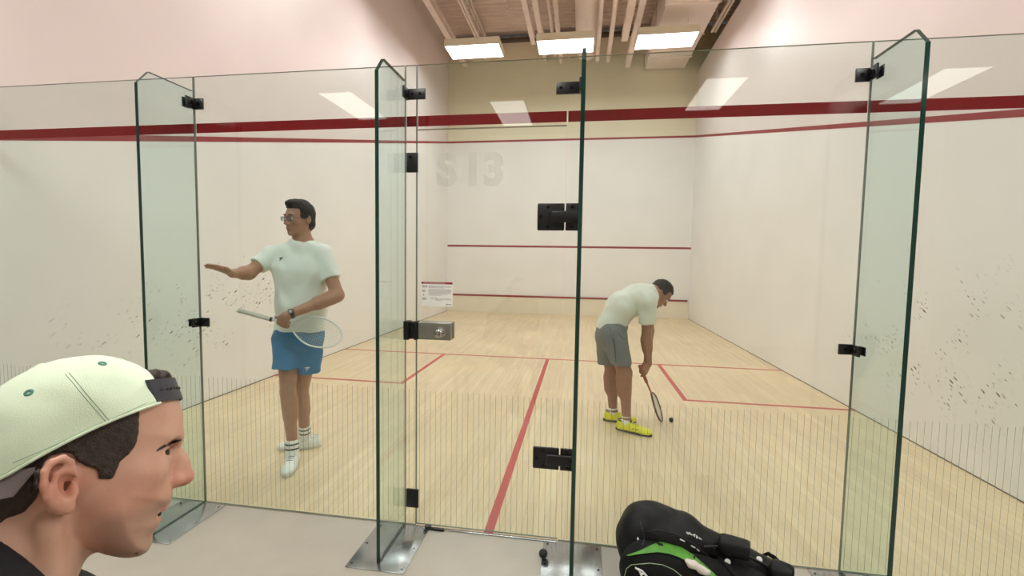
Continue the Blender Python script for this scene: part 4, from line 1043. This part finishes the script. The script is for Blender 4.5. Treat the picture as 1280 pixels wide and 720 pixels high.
# ------------------------------------------------------------------ seated man in the cap (near the viewer)
DH = 0.55
n0 = unit(ray(120, 585)); C0 = CAM+ray(120, 585)*DH
HF = unit(np.cross(n0, V(0, 0, 1))); HU = unit(V(0, 0, 1)-n0*n0[2]); HL = -n0      # face direction, up, towards the viewer (his right)
def hw_(px, py, w=0.0):
    """photo point on the plane w (metres towards the viewer from his mid plane) -> local (u, v, w)"""
    d = ray(px, py); t = ((C0+HL*w-CAM)@n0)/(d@n0); q = CAM+d*t-C0
    return V(q@HF, q@HU, w)
def loc2w(a): return C0+np.outer(a[:, 0], HF)+np.outer(a[:, 1], HU)+np.outer(a[:, 2], HL)
def LW(p): p = V(*p); return C0+p[0]*HF+p[1]*HU+p[2]*HL
def poly_sdf(poly):
    P_ = np.array(poly)[:, :2]; Q_ = np.roll(P_, -1, 0)
    def f(u, v):
        d = np.full(u.shape, 1e9); ins = np.zeros(u.shape, bool)
        for a, b in zip(P_, Q_):
            e = b-a; wx = u-a[0]; wy = v-a[1]; t = np.clip((wx*e[0]+wy*e[1])/(e@e), 0, 1)
            d = np.minimum(d, (wx-e[0]*t)**2+(wy-e[1]*t)**2)
            c = ((a[1] <= v) & (b[1] > v)) | ((a[1] > v) & (b[1] <= v))
            with np.errstate(divide='ignore', invalid='ignore'):
                ins ^= c & (u < a[0]+(v-a[1])*e[0]/(e[1] if abs(e[1]) > 1e-12 else 1e-12))
        return np.where(ins, -1, 1)*np.sqrt(d)
    return f
def smoothpoly(pts, n=4):
    """Catmull-Rom refinement of a closed outline"""
    P_ = np.array(pts); out = []; m = len(P_)
    for i in range(m):
        a, b, c, d = P_[i-1], P_[i], P_[(i+1) % m], P_[(i+2) % m]
        for k in range(n):
            t = k/n; out.append(.5*((2*b)+(-a+c)*t+(2*a-5*b+4*c-d)*t*t+(-a+3*b-3*c+d)*t**3))
    return out
sm = lambda x, a, b: (lambda t: t*t*(3-2*t))(np.clip((x-a)/(b-a), 0, 1))
face_px = [(224.5,503),(227,520),(229.5,540),(229,548),(225,557),(219,566),(215,580),(212.5,596),(213.5,608),(214.5,616),(213.5,625),(208,632),(201,637),(198,644),(199,651),(196,660),(190.5,667),(189.5,676),(187,685),(179,692),(166,696),(149,696),(128,691),(106,680),(85,666),(62,658),(35,658),(5,655),(-25,630),(-46,590),(-50,552),(-34,526),(-5,500),(35,472),(80,460),(125,460),(158,465),(188,473),(209,483),(219,493)]
sk_poly = poly_sdf(smoothpoly([hw_(x, y) for x, y in face_px], 3))
u_ = lambda px, py=600: hw_(px, py)[0]
v_ = lambda py, px=180: hw_(px, py)[1]
vj, ve, vt = v_(690), v_(565), v_(480)
def skull(p):
    u, v, w = p[:, 0], p[:, 1], np.abs(p[:, 2]); s = sk_poly(u, v); de = -s
    Wm = .060+.009*sm(v, vj, v_(610))+.008*sm(v, v_(600), vt)
    Wm = Wm-.006*sm(u, u_(120), u_(200))*(1-sm(v, v_(600), vt)*.6)
    Rr = .058+.018*sm(v, v_(580), vt)
    low = (1-sm(v, v_(696), v_(625)))*(1-sm(u, u_(115), u_(200)))
    Rr = Rr*(1-low)+.026*low
    t = np.clip(de/Rr, 0, 1); g = (1-(1-t)**2.15)**(1/2.15)
    f = np.where(de > 0, (w-Wm*g)*.8, np.sqrt(np.maximum(s, 0)**2+w**2))
    return f
def L3(px, py, w): a = hw_(px, py, w); return V(a[0], a[1], a[2])
I3 = np.eye(3)
def lell(px, py, w, r): return ell(L3(px, py, w), V(*r))
def lc(a, b, ra, rb): return cone(L3(*a), L3(*b), ra, rb)
def both(g):
    def f(p):
        q = p.copy(); q[:, 2] = np.abs(q[:, 2]); return g(q)
    return f
eyeC = L3(197.0, 567.5, .031)
nose = U([lc((218,561,0), (229,578,0), .0055, .0064), lc((229,578,0), (233,594.5,0), .0064, .0078), lc((220,572,0), (220,598,0), .010, .0115), lell(231,598,0,(.0085,.0075,.0095)), both(lell(217.5,601,.0125, (.0095,.0080,.0062)))], .007)
nostril = both(lell(224,608,.0065, (.007,.0035,.0035)))
lipu = both(U([cone(L3(207,631.5,0), L3(203,635,.014), .0042, .0038), cone(L3(203,635,.014), L3(190,642,.0255), .0038, .0018)], .003))
lipl = both(U([cone(L3(194.5,650,0), L3(193,650,.013), .0058, .0050), cone(L3(193,650,.013), L3(189.5,644,.0255), .0050, .0018)], .003))
gap = both(U([cone(L3(203,641.5,0), L3(199,642,.012), .0032, .0028), cone(L3(199,642,.012), L3(193,643.5,.021), .0028, .0010)], .002))
cheek = both(lell(176,594,.046, (.024,.016,.016)))
browr = both(cone(L3(219,551,.008), L3(196,556,.040), .0070, .0060))
lids = both(ell(eyeC, (.0138, .0132, .0150)))
slit = both(ell(eyeC+V(.0115, -.0006, .004), (.010, .0036, .0110)))
socket = both(ell(eyeC+V(.015, .003, .000), (.013, .0115, .016)))
nlf = both(cone(L3(214,607,.019), L3(186,640,.033), .0035, .0025))
# ear (built at the right lateral offset)
EW = .074
ep = [(90,598,EW-.002),(91,588,EW+.002),(87,578,EW+.007),(78,573,EW+.011),(64,578,EW+.015),(54.5,591,EW+.018),(54,606,EW+.018),(59,621,EW+.014),(66,632,EW+.010)]
hel = U([lc(ep[i], ep[i+1], .0036 if i else .003, .0036) for i in range(len(ep)-1)], .003)
anti = U([lc((80,585,EW+.008), (69,594,EW+.011), .0028, .003), lc((69,594,EW+.011), (66,610,EW+.012), .003, .0032), lc((66,610,EW+.012), (76,626,EW+.008), .0032, .004)], .003)
disc = U([ell(L3(74,606,EW+.003), (.0165, .0285, .0055), (unit(V(1, .05, .32)), V(0, 1, 0), unit(V(-.32, 0, 1)))), lc((74,632,EW+.004), (84,636,EW+.002), .0075, .0062)], .006)
disc = sub(disc, ell(L3(84,608,EW+.010), (.0085, .0125, .010)), .004)
disc = sub(disc, ell(L3(80,583,EW+.012), (.010, .005, .006)), .003)
trag = lc((92,608,EW), (92,616,EW+.001), .004, .005)
ear = both(U([U([disc, hel], .003), anti, trag], .003))
neckA, neckB = L3(48, 640, 0), L3(-26, 780, 0)
nk = econe(neckA, neckB, .052, .058, .064, .064, (0, 0, 1))
scm = both(cone(L3(62, 655, .058), L3(66, 760, .030), .012, .010))
def headf(p):
    b = skull(p)
    b = smin(b, nk(p), .018); b = smin(b, scm(p), .012); b = smin(b, browr(p), .008); b = smin(b, cheek(p), .02)
    b = smax(b, -socket(p), .008)
    b = smin(b, nose(p), .006); b = smin(b, lipu(p), .003); b = smin(b, lipl(p), .003)
    b = smin(b, lids(p), .004); b = smax(b, -slit(p), .0012)
    b = smax(b, -nostril(p), .003); b = smax(b, -gap(p), .0015)
    b = smin(b, ear(p), .004)
    return b
vs, q = nets(headf, (u_(-75), v_(800, 0), -.11), (u_(262), v_(438), .11), .0019)
vs = relax(vs, q, 1)
# lower body, coarser, inside the clothes; joined into the same mesh
def toL(p): r = np.asarray(p, float)-C0; return np.stack([r@HF, r@HU, r@HL], -1)
Hh = unit(V(HF[0], HF[1], 0)); Lh = unit(V(HL[0], HL[1], 0)); Sx = LW(neckB)
hip = V(Sx[0], Sx[1], 0)-Hh*.20; hip[2] = .56
shN = Sx+Lh*.18+V(0, 0, -.055)-Hh*.02; shF = Sx-Lh*.15+V(0, 0, -.17)-Hh*.13
kn = [hip+Hh*.43+Lh*s*.13+V(0, 0, -.04) for s in (1, -1)]; an = [k+Hh*.02+V(0, 0, -.44) for k in kn]
hp = [hip+Lh*s*.09 for s in (1, -1)]
elb = [shN-Hh*.02+V(0, 0, -.27)+Lh*.05, shF-Hh*.02+V(0, 0, -.27)-Lh*.05]
wr_ = [kn[0]-Hh*.12+V(0, 0, .11)-Lh*.01, kn[1]-Hh*.12+V(0, 0, .11)+Lh*.01]
hnds = [hand(wr_[i], unit(Hh+V(0, 0, -.35)), V(0, 0, -1), -Lh*s, (.6, .6, .6, .6), (.6, .2), 1.0, .05) for i, s in ((0, 1), (1, -1))]
parts3 = [econe(hip, (hip+Sx)/2, .155, .11, .14, .10, Lh), econe((hip+Sx)/2, Sx-V(0, 0, .10), .14, .10, .165, .11, Lh), cone(Sx-V(0,0,.06), shN, .05, .055), cone(Sx-V(0,0,.06), shF, .05, .055), cone(Sx, Sx-V(0, 0, .12), .058, .10)]
for i in (0, 1):
    parts3 += [cone((shN, shF)[i], elb[i], .05, .042), cone(elb[i], wr_[i], .043, .028), cone(hp[i], kn[i], .085, .06), limb(kn[i], an[i], .055, .038, (.15, .42, .054, -Hh*.012)), hnds[i]]
fb = U(parts3, .02)
v2, q2 = nets(fb, hip-V(.75, .75, .56), hip+V(.75, .75, .65), .007)
flush = np.zeros(len(vs))
def gs(c, s, a):
    global flush
    d = np.linalg.norm(vs*V(1, 1, 0)+np.stack([0*vs[:, 0], 0*vs[:, 0], np.abs(vs[:, 2])], 1)-c, axis=1); flush = np.maximum(flush, a*np.exp(-(d/s)**2))
gs(L3(236,598,0), .016, .62); gs(L3(219,601,.013), .010, .5); gs(L3(150,620,.06), .035, .16); gs(L3(70,600,EW+.012), .030, .42); gs(L3(185,600,.045), .022, .12)
lipd = np.minimum(lipu(vs), lipl(vs)); flush = np.maximum(flush, np.where(lipd < .0008, .55, 0))
wv = loc2w(vs); allv = np.concatenate([wv, v2]); allq = np.concatenate([q, q2+len(wv)])
me = mesh_np('body', allv, allq)
p3 = empty('person', (hip[0], hip[1], 0), 'man seen in profile close up, wearing a pale mint cap backwards and black T-shirt', 'person')
body3 = link('body', me, SK3, p3)
a_ = me.attributes.new('flush', 'FLOAT', 'POINT'); a_.data.foreach_set('value', np.concatenate([flush, np.zeros(len(v2))]).astype(np.float32))

stb = (1-sm(vs[:, 1], v_(640), v_(618)))*sm(vs[:, 0], u_(105), u_(135))*(1-sm(vs[:, 1], v_(655), v_(690))*0)*.50
stb = stb*np.where(lipd < .0015, 0, 1)*np.where(headf(vs*V(1, 1, 1)) < .1, 1, 1)
b_ = me.attributes.new('stubble', 'FLOAT', 'POINT'); b_.data.foreach_set('value', np.concatenate([stb, np.zeros(len(v2))]).astype(np.float32))
def lblob(name, f, lo, hi, h, mat, par, it=1):
    vs, q = nets(f, lo, hi, h); vs = relax(vs, q, it) if it else vs
    return link(name, mesh_np(name, loc2w(vs), q), mat, par)
# mouth interior, eyes, eyebrow
lblob('mouth_inside', ell(L3(188,643,0), (.012, .008, .020)), (L3(188,643,0)-.03), (L3(188,643,0)+.03), .002, m_mouth, p3)
for s in (1, -1):
    c = eyeC*V(1, 1, s); g = V(.86, -.05, .50*s); g = unit(g)
    e = MB().lathe([(.0119*math.sin(a), -.0119*math.cos(a)) for a in np.linspace(.02, PI-.02, 18)], LW(c), HF, 24).build('eye', m_eyew, p3, smooth=True)
    gz = unit(HF*g[0]+HU*g[1]+HL*g[2])
    MB().lathe([(.0056, .0107), (.0045, .0119), (.0025, .0124), (.0001, .0126)], LW(c), gz, 20).build('iris', m_iris, e, smooth=True)
def haircut(f, amp=.0012, sc=420):
    def g(p):
        return f(p)+amp*np.sin(p[:, 0]*sc+2*np.sin(p[:, 1]*sc*.3))*np.sin(p[:, 1]*sc*.8+1.5*np.sin(p[:, 0]*sc*.4))
    return g
def on_face(px, py):
    d = unit(ray(px, py)); t = .45
    for _ in range(70): t += max(headf(toL((CAM+d*t)[None]))[0]*.8, -.002)
    return toL((CAM+d*t)[None])[0]
bpts = [on_face(x, y) for x, y in ((226.5,549.5),(222,550.5),(217,552.3),(211,554.8),(205,557.6),(199.5,561),(195.5,564))]
for s in (1, -1):
    MB().tube([LW(p*V(1, 1, s)) for p in bpts], [.0016, .0022, .0024, .0024, .0021, .0016, .0007], 8).build('eyebrow', m_hair3, p3, smooth=True)
for s in (1, -1):
    pts = [eyeC+V(.0115*math.cos(a)+.0025, .0034*math.cos(a*.9)+.0006, .0115*math.sin(a)) for a in np.linspace(-.9, .9, 9)]
    lash = MB().tube([LW(p*V(1, 1, s)) for p in pts], .0006, 5); lash.build('lashes', m_hair3, p3, smooth=True)
ea, eb = hw_(199.5, 504.5, .055)[:2], hw_(10, 593, .082)[:2]
ee = unit(eb-ea); en = V(-ee[1], ee[0]); en = en if en[1] < 0 else -en           # pointing down
fa, fb_ = hw_(177.5, 461, .0)[:2], hw_(199.5, 504.5, .055)[:2]
fe = unit(fb_-fa); fn = V(-fe[1], fe[0]); fn = fn if fn[0] > 0 else -fn
def bend(u, v):
    s = (u-ea[0])*ee[0]+(v-ea[1])*ee[1]; Lt = np.linalg.norm(eb-ea); x = s/Lt; return -.005*np.sin(np.clip(x, 0, 1)*PI)
# cropped side hair
def hl(px, py, w=.068): a = hw_(px, py, w); return (a[0], a[1])
hair_poly = poly_sdf(smoothpoly([hl(177,500), hl(174,520), hl(172,550), hl(163,566), hl(151,577), hl(144,592), hl(139,598), hl(125,599), hl(120,588), hl(104,581), hl(96,575,.074), hl(88,566,.074), hl(60,572,.074), hl(52,590,.074), hl(50,606,.070), hl(46,622,.066), hl(30,640,.06), hl(6,650,.05), hl(-30,668,.04), hl(-80,650,.04), hl(-90,500,.05), hl(0,430,.04), hl(180,430,.03)], 4))
def undercap(p):
    return -((p[:, 0]-ea[0])*en[0]+(p[:, 1]-ea[1])*en[1]-bend(p[:, 0], p[:, 1])+.007)
def hs(p):
    h = headf(p); return np.maximum(smax(smax(h-.0030, hair_poly(p[:, 0], p[:, 1]), .003), undercap(p), 0), -(h+.004))
lblob('side_hair', haircut(hs, .0007, 520), (u_(-80), v_(690, 0), -.10), (u_(190), v_(440), .10), .002, m_hair3, p3)
tuft = U([lell(190,475,0,(.021,.0135,.026)), lell(202,476,0,(.0105,.0115,.020)), lell(196,474,.012,(.012,.009,.010)), lell(196,474,-.012,(.012,.009,.010)), lell(183,472,.02,(.015,.010,.014)), lell(217,501.5,0,(.0075,.0022,.020))], .005)
lblob('hair_tuft', haircut(tuft, .0014, 380), (u_(160), v_(515), -.06), (u_(240), v_(450), .06), .0018, m_hair3, p3)
# cap crown
m_cap = pmat('mint_cap_twill', srgb(213, 229, 203), 0.85, var=.025, scale=30, bump=.25, bscale=900, sheen=.2)
m_capd = pmat('cap_stitch', srgb(158, 178, 160), 0.8); m_eyel = pmat('green_eyelet', srgb(70, 128, 110), 0.6)
m_under = pmat('grey_brim_underside', srgb(118, 108, 108), 0.8, bump=.2, bscale=700); m_navy = pmat('navy_brim', srgb(36, 42, 58), 0.8)
m_strap = pmat('dark_plastic_strap', srgb(50, 52, 60), 0.45)
cap_px = [(207,478),(198,468),(177,459.5),(161,453),(137,447),(118,445.5),(100,447),(75,450.5),(48,459.5),(20,473),(-5,489),(-36,520),(-58,565),(-62,620),(-50,680),(60,690),(180,600),(225,560),(228,510)]
cap_poly = poly_sdf(smoothpoly([hw_(x, y) for x, y in cap_px], 3))
def Wc(u, v):
    de = -cap_poly(u, v); t = np.clip(de/.078, 0, 1); return np.where(de > 0, .0845*(1-(1-t)**2.1)**(1/2.1), 0)
def capf(p):
    u, v, w = p[:, 0], p[:, 1], np.abs(p[:, 2]); s = cap_poly(u, v)
    f = np.where(s < 0, (w-Wc(u, v))*.8, np.sqrt(s*s+w*w))
    lo = (u-ea[0])*en[0]+(v-ea[1])*en[1]-bend(u, v)
    fr = (u-fa[0])*fn[0]+(v-fa[1])*fn[1]-.004*np.sin(np.clip(((u-fa[0])*fe[0]+(v-fa[1])*fe[1])/.045, 0, 1)*PI)
    f = smax(smax(f, lo, .003), fr, .004)
    crease = .0007*np.sin(u*95+1.2*np.sin(v*70))*np.sin(v*80+.8)
    return f+crease
cap = empty('cap_', (0, 0, 0), None, None)
bpy.data.objects.remove(cap)
capo = lblob('cap', capf, (u_(-75), v_(700, 0), -.10), (u_(240), v_(435), .10), .0021, m_cap, p3, 1)
capo['label'] = 'pale mint baseball cap worn backwards'
def on_cap(px, py):
    d = unit(ray(px, py)); t = .35; 
    for _ in range(80): t += max(capf(toL((CAM+d*t)[None]))[0]*.8, -.002)
    q = CAM+d*t; e = 5e-4
    g = unit([capf(toL((q+e*a)[None]))[0]-capf(toL((q-e*a)[None]))[0] for a in I3]); return q, g
def seam(pts, r, mat, name='stitching'):
    MB().tube([sum(on_cap(*p)[k]*c for k, c in ((0, 1), (1, .0002))) for p in pts], r, 5).build(name, mat, capo, smooth=True)
for off in (-2.2, 2.2):
    seam([(84+i*51/10+off+.3*math.sin(i), 467+i*60/10-off*.4) for i in range(11)], .0005, m_capd)
seam([(196-i*18.0, 501+i*8.1+1.8*math.sin(i*.31)-3.5) for i in range(11)], .0005, m_capd)
# rim piping along the near and far lower edge
for s in (1, -1):
    pts = []
    for k in range(30):
        t = k/29; x = ea+(eb-ea)*t*1.12; x = x+en*(-.005*math.sin(min(t*1.12, 1)*PI)); w = float(Wc(np.array([x[0]]), np.array([x[1]]))[0]); pts.append(LW((x[0], x[1], s*w)))
    MB().tube(pts, .0017, 8).build('rim_piping', m_cap, capo, smooth=True)
for px, py in ((36, 491), (128, 454.5)):
    q_, g_ = on_cap(px, py); MB().lathe([(.0012, -.0004), (.0016, .0008), (.0032, .0012), (.0042, .0006), (.0044, -.001)], q_, g_, 18).build('eyelet', m_eyel, capo, smooth=True)
q_ = LW(L3(48, 460.5, 0)); g_ = unit(HU-HF*.55)
MB().lathe([(.0085, -.003), (.0082, .001), (.006, .0035), (.0001, .0042)], q_, g_, 20).build('cap_button', m_cap, capo, smooth=True)
# brim, pointing back and down
bi = []; bo = []
for k in range(17):
    t = -1+k/8; w = .080*t; base = hw_(44-96*(1-t*t)**.5, 584+14*(1-t*t)**.5, .08*abs(t)) ; 
    bi.append(V(base[0], base[1], w)); ln = .072*(1-.80*t*t); bo.append(V(base[0]-ln*.93-.002, base[1]-ln*.34-.016*t*t, w*(1.0-.0*t)))
vsb = [LW(p) for p in bi]+[LW(p) for p in bo]+[LW(p+V(.0, -.0032, 0)) for p in bi]+[LW(p+V(.0, -.0032, 0)) for p in bo]
n_ = 17; fsb = []; ms = []
for k in range(n_-1):
    fsb += [(k, k+1, n_+k+1, n_+k), (2*n_+k, 3*n_+k, 3*n_+k+1, 2*n_+k+1), (n_+k, n_+k+1, 3*n_+k+1, 3*n_+k), (k+1, k, 2*n_+k, 2*n_+k+1)]; ms += [0, 1, 0, 0]
MB().add(vsb, fsb, ms).build('brim', [m_under, m_under], capo, smooth=True, sharp=.8)
# adjuster strap across the forehead
b = MB(); top = []; bot = []
for k in range(21):
    w = -.066+.132*k/20; dl = .062*(1-math.sqrt(max(0, 1-(w/.0745)**2)))
    a = hw_(213.5, 473, 0); c = hw_(223.5, 499.5, 0); kk = abs(w)/.066
    top.append(V(a[0]-dl*1.0+.0015, a[1]-.006*kk, w)); bot.append(V(c[0]-dl*1.0+.0015, c[1]-.004*kk, w))
vv = []
for T, B_ in zip(top, bot):
    m_ = V(.003, 0, 0); vv += [LW(T+m_), LW(B_+m_), LW(B_-m_*.2), LW(T-m_*.2)]
ff = [(4*i+j, 4*i+(j+1) % 4, 4*i+4+(j+1) % 4, 4*i+4+j) for i in range(20) for j in range(4)]+[(0, 1, 2, 3), (83, 82, 81, 80)]
strap = b.add(vv, ff).build('strap', m_strap, capo, smooth=True, sharp=.6)
for k in range(12, 20):
    T, B_ = top[k], bot[k]; m_ = (T+B_)/2+V(.0034, 0, 0); d_ = unit(HF+HL*(T[2]/.0745)*1.2)
    MB().lathe([(.0016, 0), (.0018, .0006), (.0006, .0009)], LW(m_), d_, 10).build('snap', m_rblk, strap)
# T-shirt, trousers, shoes
def shirt3(p):
    b = sh3(p); c = toL(p); return smax(b, (c-colA)@colN, .004)
sh3 = U([econe(hip+V(0,0,.02), (hip+Sx)/2, .175, .13, .165, .125, Lh), econe((hip+Sx)/2, Sx-V(0, 0, .11), .165, .125, .185, .13, Lh), cone(Sx-V(0,0,.05), shN, .066, .070), cone(Sx-V(0,0,.05), shF, .066, .070), cone(Sx-V(0,0,.12), LW(L3(-14,735,0)), .11, .073), cone(shN, shN+(elb[0]-shN)*.7, .07, .07), cone(shF, shF+(elb[1]-shF)*.7, .07, .07)], .03)
colA, colB = L3(0, 680, .062), L3(66, 722, .062)
colN = unit(V(-(colB-colA)[1], (colB-colA)[0], 0)); colN = colN if colN[1] > 0 else -colN
sh3w = wrinkle(shirt3, .004, 22, .3)
blob('t_shirt', sh3w, hip-V(.45, .45, .08), hip+V(.45, .45, .66), .005, m_blackcloth, p3)
tr = U([econe(hip-V(0,0,.02), hip+V(0,0,.10), .17, .125, .15, .11, Lh)]+[cone(hp[i], kn[i], .10, .078) for i in (0, 1)]+[cone(kn[i], an[i]+V(0,0,.06), .076, .058) for i in (0, 1)], .02)
blob('trousers', wrinkle(tr, .005, 22, 1.1), hip-V(.72, .72, .56), hip+V(.72, .72, .16), .008, m_blackcloth, p3)
for i in (0, 1):
    a = an[i]; shoe(p3, a, (a-Hh*.08)[:2], (a+Hh*.20)[:2], m_shoe, m_sole, m_lace)
# bench he sits on
bx = V(hip[0], hip[1], 0)-Hh*.03; m_bw = pmat('bench_wood', srgb(176, 138, 92), .45, var=.12, scale=8)
bn = empty('bench', bx, 'plain wooden bench under the seated man, below the picture edge', 'bench')
for k in range(3): MB().obox(bx+Hh*(k-1)*.115+V(0, 0, .418), [Lh, Hh, V(0,0,1)], (.55, .052, .014)).build('seat_slat', m_bw, bn, bevel=.004)
for s in (1, -1):
    for t in (1, -1): MB().obox(bx+Lh*s*.45+Hh*t*.13+V(0, 0, .192), [Lh, Hh, V(0,0,1)], (.02, .02, .192)).build('leg', m_blk2, bn, bevel=.003)
    MB().obox(bx+Lh*s*.45+V(0, 0, .394), [Lh, Hh, V(0,0,1)], (.022, .16, .010)).build('cross_bar', m_blk2, bn, bevel=.003)
# ------------------------------------------------------------------ black racket bag on the hall floor
m_bag = pmat('black_nylon', srgb(10, 10, 12), .5, spec=.3, var=.15, scale=30, bump=.3, bscale=700)
m_bag2 = pmat('black_mesh_nylon', srgb(7, 7, 9), .7, spec=.25, var=.2, scale=120, bump=.5, bscale=1200)
m_grn = pmat('green_lining', srgb(84, 146, 52), .5, var=.2, scale=25)
m_pipe = pmat('pale_green_piping', srgb(150, 176, 140), .5); m_wprint = pmat('white_bag_print', srgb(226, 228, 228), .5)
bag = empty('racket_bag', (1.02, -.24, 0), 'black racket bag with green lining lying open on the hall floor', 'bag')
B = lambda px, py, y=-.2: at(px, py, y=y)
Y1 = (0, 1, 0)
bk = U([econe((.775, -.17, .165), (.93, -.17, .150), .125, .160, .105, .150, Y1), econe((.93, -.17, .150), (1.36, -.19, .070), .105, .142, .080, .050, Y1), ell((.80, -.16, .19), (.13, .10, .145))], .04)
bk = cut(bk, plane((0, 0, .004), (0, 0, -1)), .015)
bk = wrinkle(bk, .005, 30, 2.3)
b0 = blob('main_compartment', bk, (.55, -.42, -.01), (1.6, .03, .42), .0055, m_bag, bag)
fr = U([econe((.74, -.33, .125), (1.20, -.31, .09), .085, .118, .075, .075, Y1), ell((.78, -.34, .13), (.12, .085, .118))], .03)
fr = cut(fr, plane((0, 0, .004), (0, 0, -1)), .012)
fr = wrinkle(fr, .004, 34, .6)
b1 = blob('front_pocket', fr, (.55, -.47, -.01), (1.4, -.18, .32), .005, m_bag2, bag)
bagf = U([bk, fr], .0)
def on_surf(px, py, surf, y0=-.45):
    d = unit(ray(px, py)); t = 1.2
    for _ in range(120): t += max(surf((CAM+d*t)[None])[0]*.7, -.004)
    return CAM+d*t
def sline(pts, r, mat, par, name, surf=bagf):
    MB().tube([on_surf(x, y, surf)-unit(ray(x, y))*r*.4 for x, y in pts], r, 6).build(name, mat, par, smooth=True)
def dens(pts, n=5):
    out = []
    for a, b in zip(pts[:-1], pts[1:]): out += [(a[0]+(b[0]-a[0])*k/n, a[1]+(b[1]-a[1])*k/n) for k in range(n)]
    return out+[pts[-1]]
sline(dens([(780,722),(783,711),(789,706),(812,704),(828,706),(842,712),(853,721)], 3), .0016, m_pipe, b1, 'piping')
for seg_ in ([(794,709.5),(799,713),(803,722)], [(797,711),(803,714),(809,721)], [(800,717),(807,717.5)]):
    sline(dens(seg_, 3), .0038, m_wprint, b1, 'emblem_stroke')
for seg_ in ([(858,665),(861,668)], [(861,665.5),(865,669)], [(866,669),(869,668),(868,671)], [(871,669.5),(871,673)], [(873,672),(877,674.5)], [(850,674),(856,677)], [(864,682),(869,685)], [(871,686),(874,689)], [(891,684.5),(894,685)]):
    sline(seg_, .0026, m_wprint, b0, 'print_stroke')
MB().obox(on_surf(797.5, 673.5, bagf), [V(1,0,0), V(0,.6,.8), V(0,-.8,.6)], (.004, .006, .0015)).build('zip_pull', m_wprint, b0, bevel=.0008)
# seams on the rounded end
sline(dens([(800,652),(803,662),(806,672),(803,682)], 3), .0022, m_rblk, b0, 'seam')
sline(dens([(806,665),(822,662),(845,668),(868,680),(890,700)], 3), .0028, m_rblk, b0, 'zip')
# green lining of the open flap
up_ = dens([(783,694),(800,688),(814,681),(825,677),(838,680),(852,684),(866,693),(880,705),(892,716),(902,726)], 2)
dn = dens([(785,695),(800,692.5),(812,691),(822,690),(836,692),(850,697),(862,704),(872,712),(884,722),(896,732)], 2)
vv = []; ff = []
for k, (a, c) in enumerate(zip(up_, dn)):
    ra, rc = unit(ray(*a)), unit(ray(*c)); A = on_surf(*a, bagf)-ra*.004; C = on_surf(*c, bagf)-rc*.010
    M_ = on_surf((a[0]+c[0])/2, (a[1]+c[1])/2, bagf)-ra*.010
    vv += [A, M_, C, C+rc*.012, A+ra*.008]
    if k: ff += [(5*k-5+j, 5*k+j, 5*k+(j+1) % 5, 5*k-5+(j+1) % 5) for j in range(5)]
ff += [(0, 1, 2, 3, 4), tuple(5*(len(up_)-1)+j for j in (4, 3, 2, 1, 0))]
MB().add(vv, ff).build('green_lining', m_grn, bag, smooth=True, sharp=.8, label='bright green inner lining')
# padded tube ends and strap
def roll(a, b, r, name='padded_strap'):
    ax = V(*b)-V(*a); L = np.linalg.norm(ax)
    return MB().lathe([(r*.5, 0), (r*.85, .004), (r, .018), (r*1.02, L*.5), (r*.97, L-.014), (r*.86, L-.002), (r*.78, L-.006), (r*.7, L-.02)], a, ax, 24).build(name, m_bag, bag, smooth=True, sharp=.9)
def rollpx(a, b, r):
    m_ = ((a[0]+b[0])/2, (a[1]+b[1])/2+6); c_ = on_surf(m_[0], m_[1], bagf); yy = c_[1]-.018
    roll(at(a[0], a[1], y=yy), at(b[0], b[1], y=yy-.045), r)
rollpx((898, 678), (938, 689), .042)
rollpx((962, 711), (992, 722), .046)
MB().tube([at(x, y, y=yy) for x, y, yy in ((945,697,-.15),(953,695,-.13),(960,692,-.12),(968,697,-.13),(975,704,-.15),(980,712,-.17))], .010, 8, flat=.5).build('carry_strap', m_bag2, bag, smooth=True)
for px, py, yy in ((909.5, 702.5, None), (949, 699.5, None)):
    q_ = on_surf(px, py, bagf); nn = unit(CAM-q_+V(0, 0, .6))
    MB().lathe([(.0115, -.004), (.0125, 0), (.0115, .003), (.006, .0045), (.0001, .005)], q_+nn*.002, nn, 20).build('rivet', m_wprint, bag, smooth=True, label='white oval rivet')
sline(dens([(888,690),(898,697),(912,712),(922,724)], 3), .009, m_bag2, b0, 'webbing')
sline(dens([(880,684),(900,683),(925,690),(950,703),(965,712)], 3), .006, m_rblk, b0, 'zip')
m_towel = pmat('white_towel', srgb(214, 206, 198), .9, var=.06, scale=30, bump=.5, bscale=400)
TW = lambda x, y: on_surf(x, y, bagf)-unit(ray(x, y))*.010
tw = U([ell(TW(869, 707), (.026, .014, .014)), ell(TW(881, 715), (.024, .014, .014)), ell(TW(860, 702), (.016, .012, .010))], .02)
c_ = TW(872, 710)
blob('towel', wrinkle(tw, .005, 70, .5), c_-.10, c_+.10, .004, m_towel, None, loc=(c_[0], c_[1], c_[2]-.03), label='crumpled whitish towel poking out of the open racket bag', cat='towel')
# ------------------------------------------------------------------ world and view
w = bpy.data.worlds.new('world'); SC.world = w; w.use_nodes = True
w.node_tree.nodes['Background'].inputs[0].default_value = (1, 0.97, 0.93, 1); w.node_tree.nodes['Background'].inputs[1].default_value = 0.05
SC.view_settings.view_transform = 'Standard'; SC.view_settings.look = 'None'; SC.view_settings.gamma = 1; SC.view_settings.exposure = 0.0
SC.view_settings.use_curve_mapping = False
SC.cycles.max_bounces = 14; SC.cycles.transparent_max_bounces = 24; SC.cycles.glossy_bounces = 5; SC.cycles.diffuse_bounces = 6
SC.cycles.sample_clamp_indirect = 6; SC.cycles.use_denoising = True; SC.cycles.caustics_reflective = False
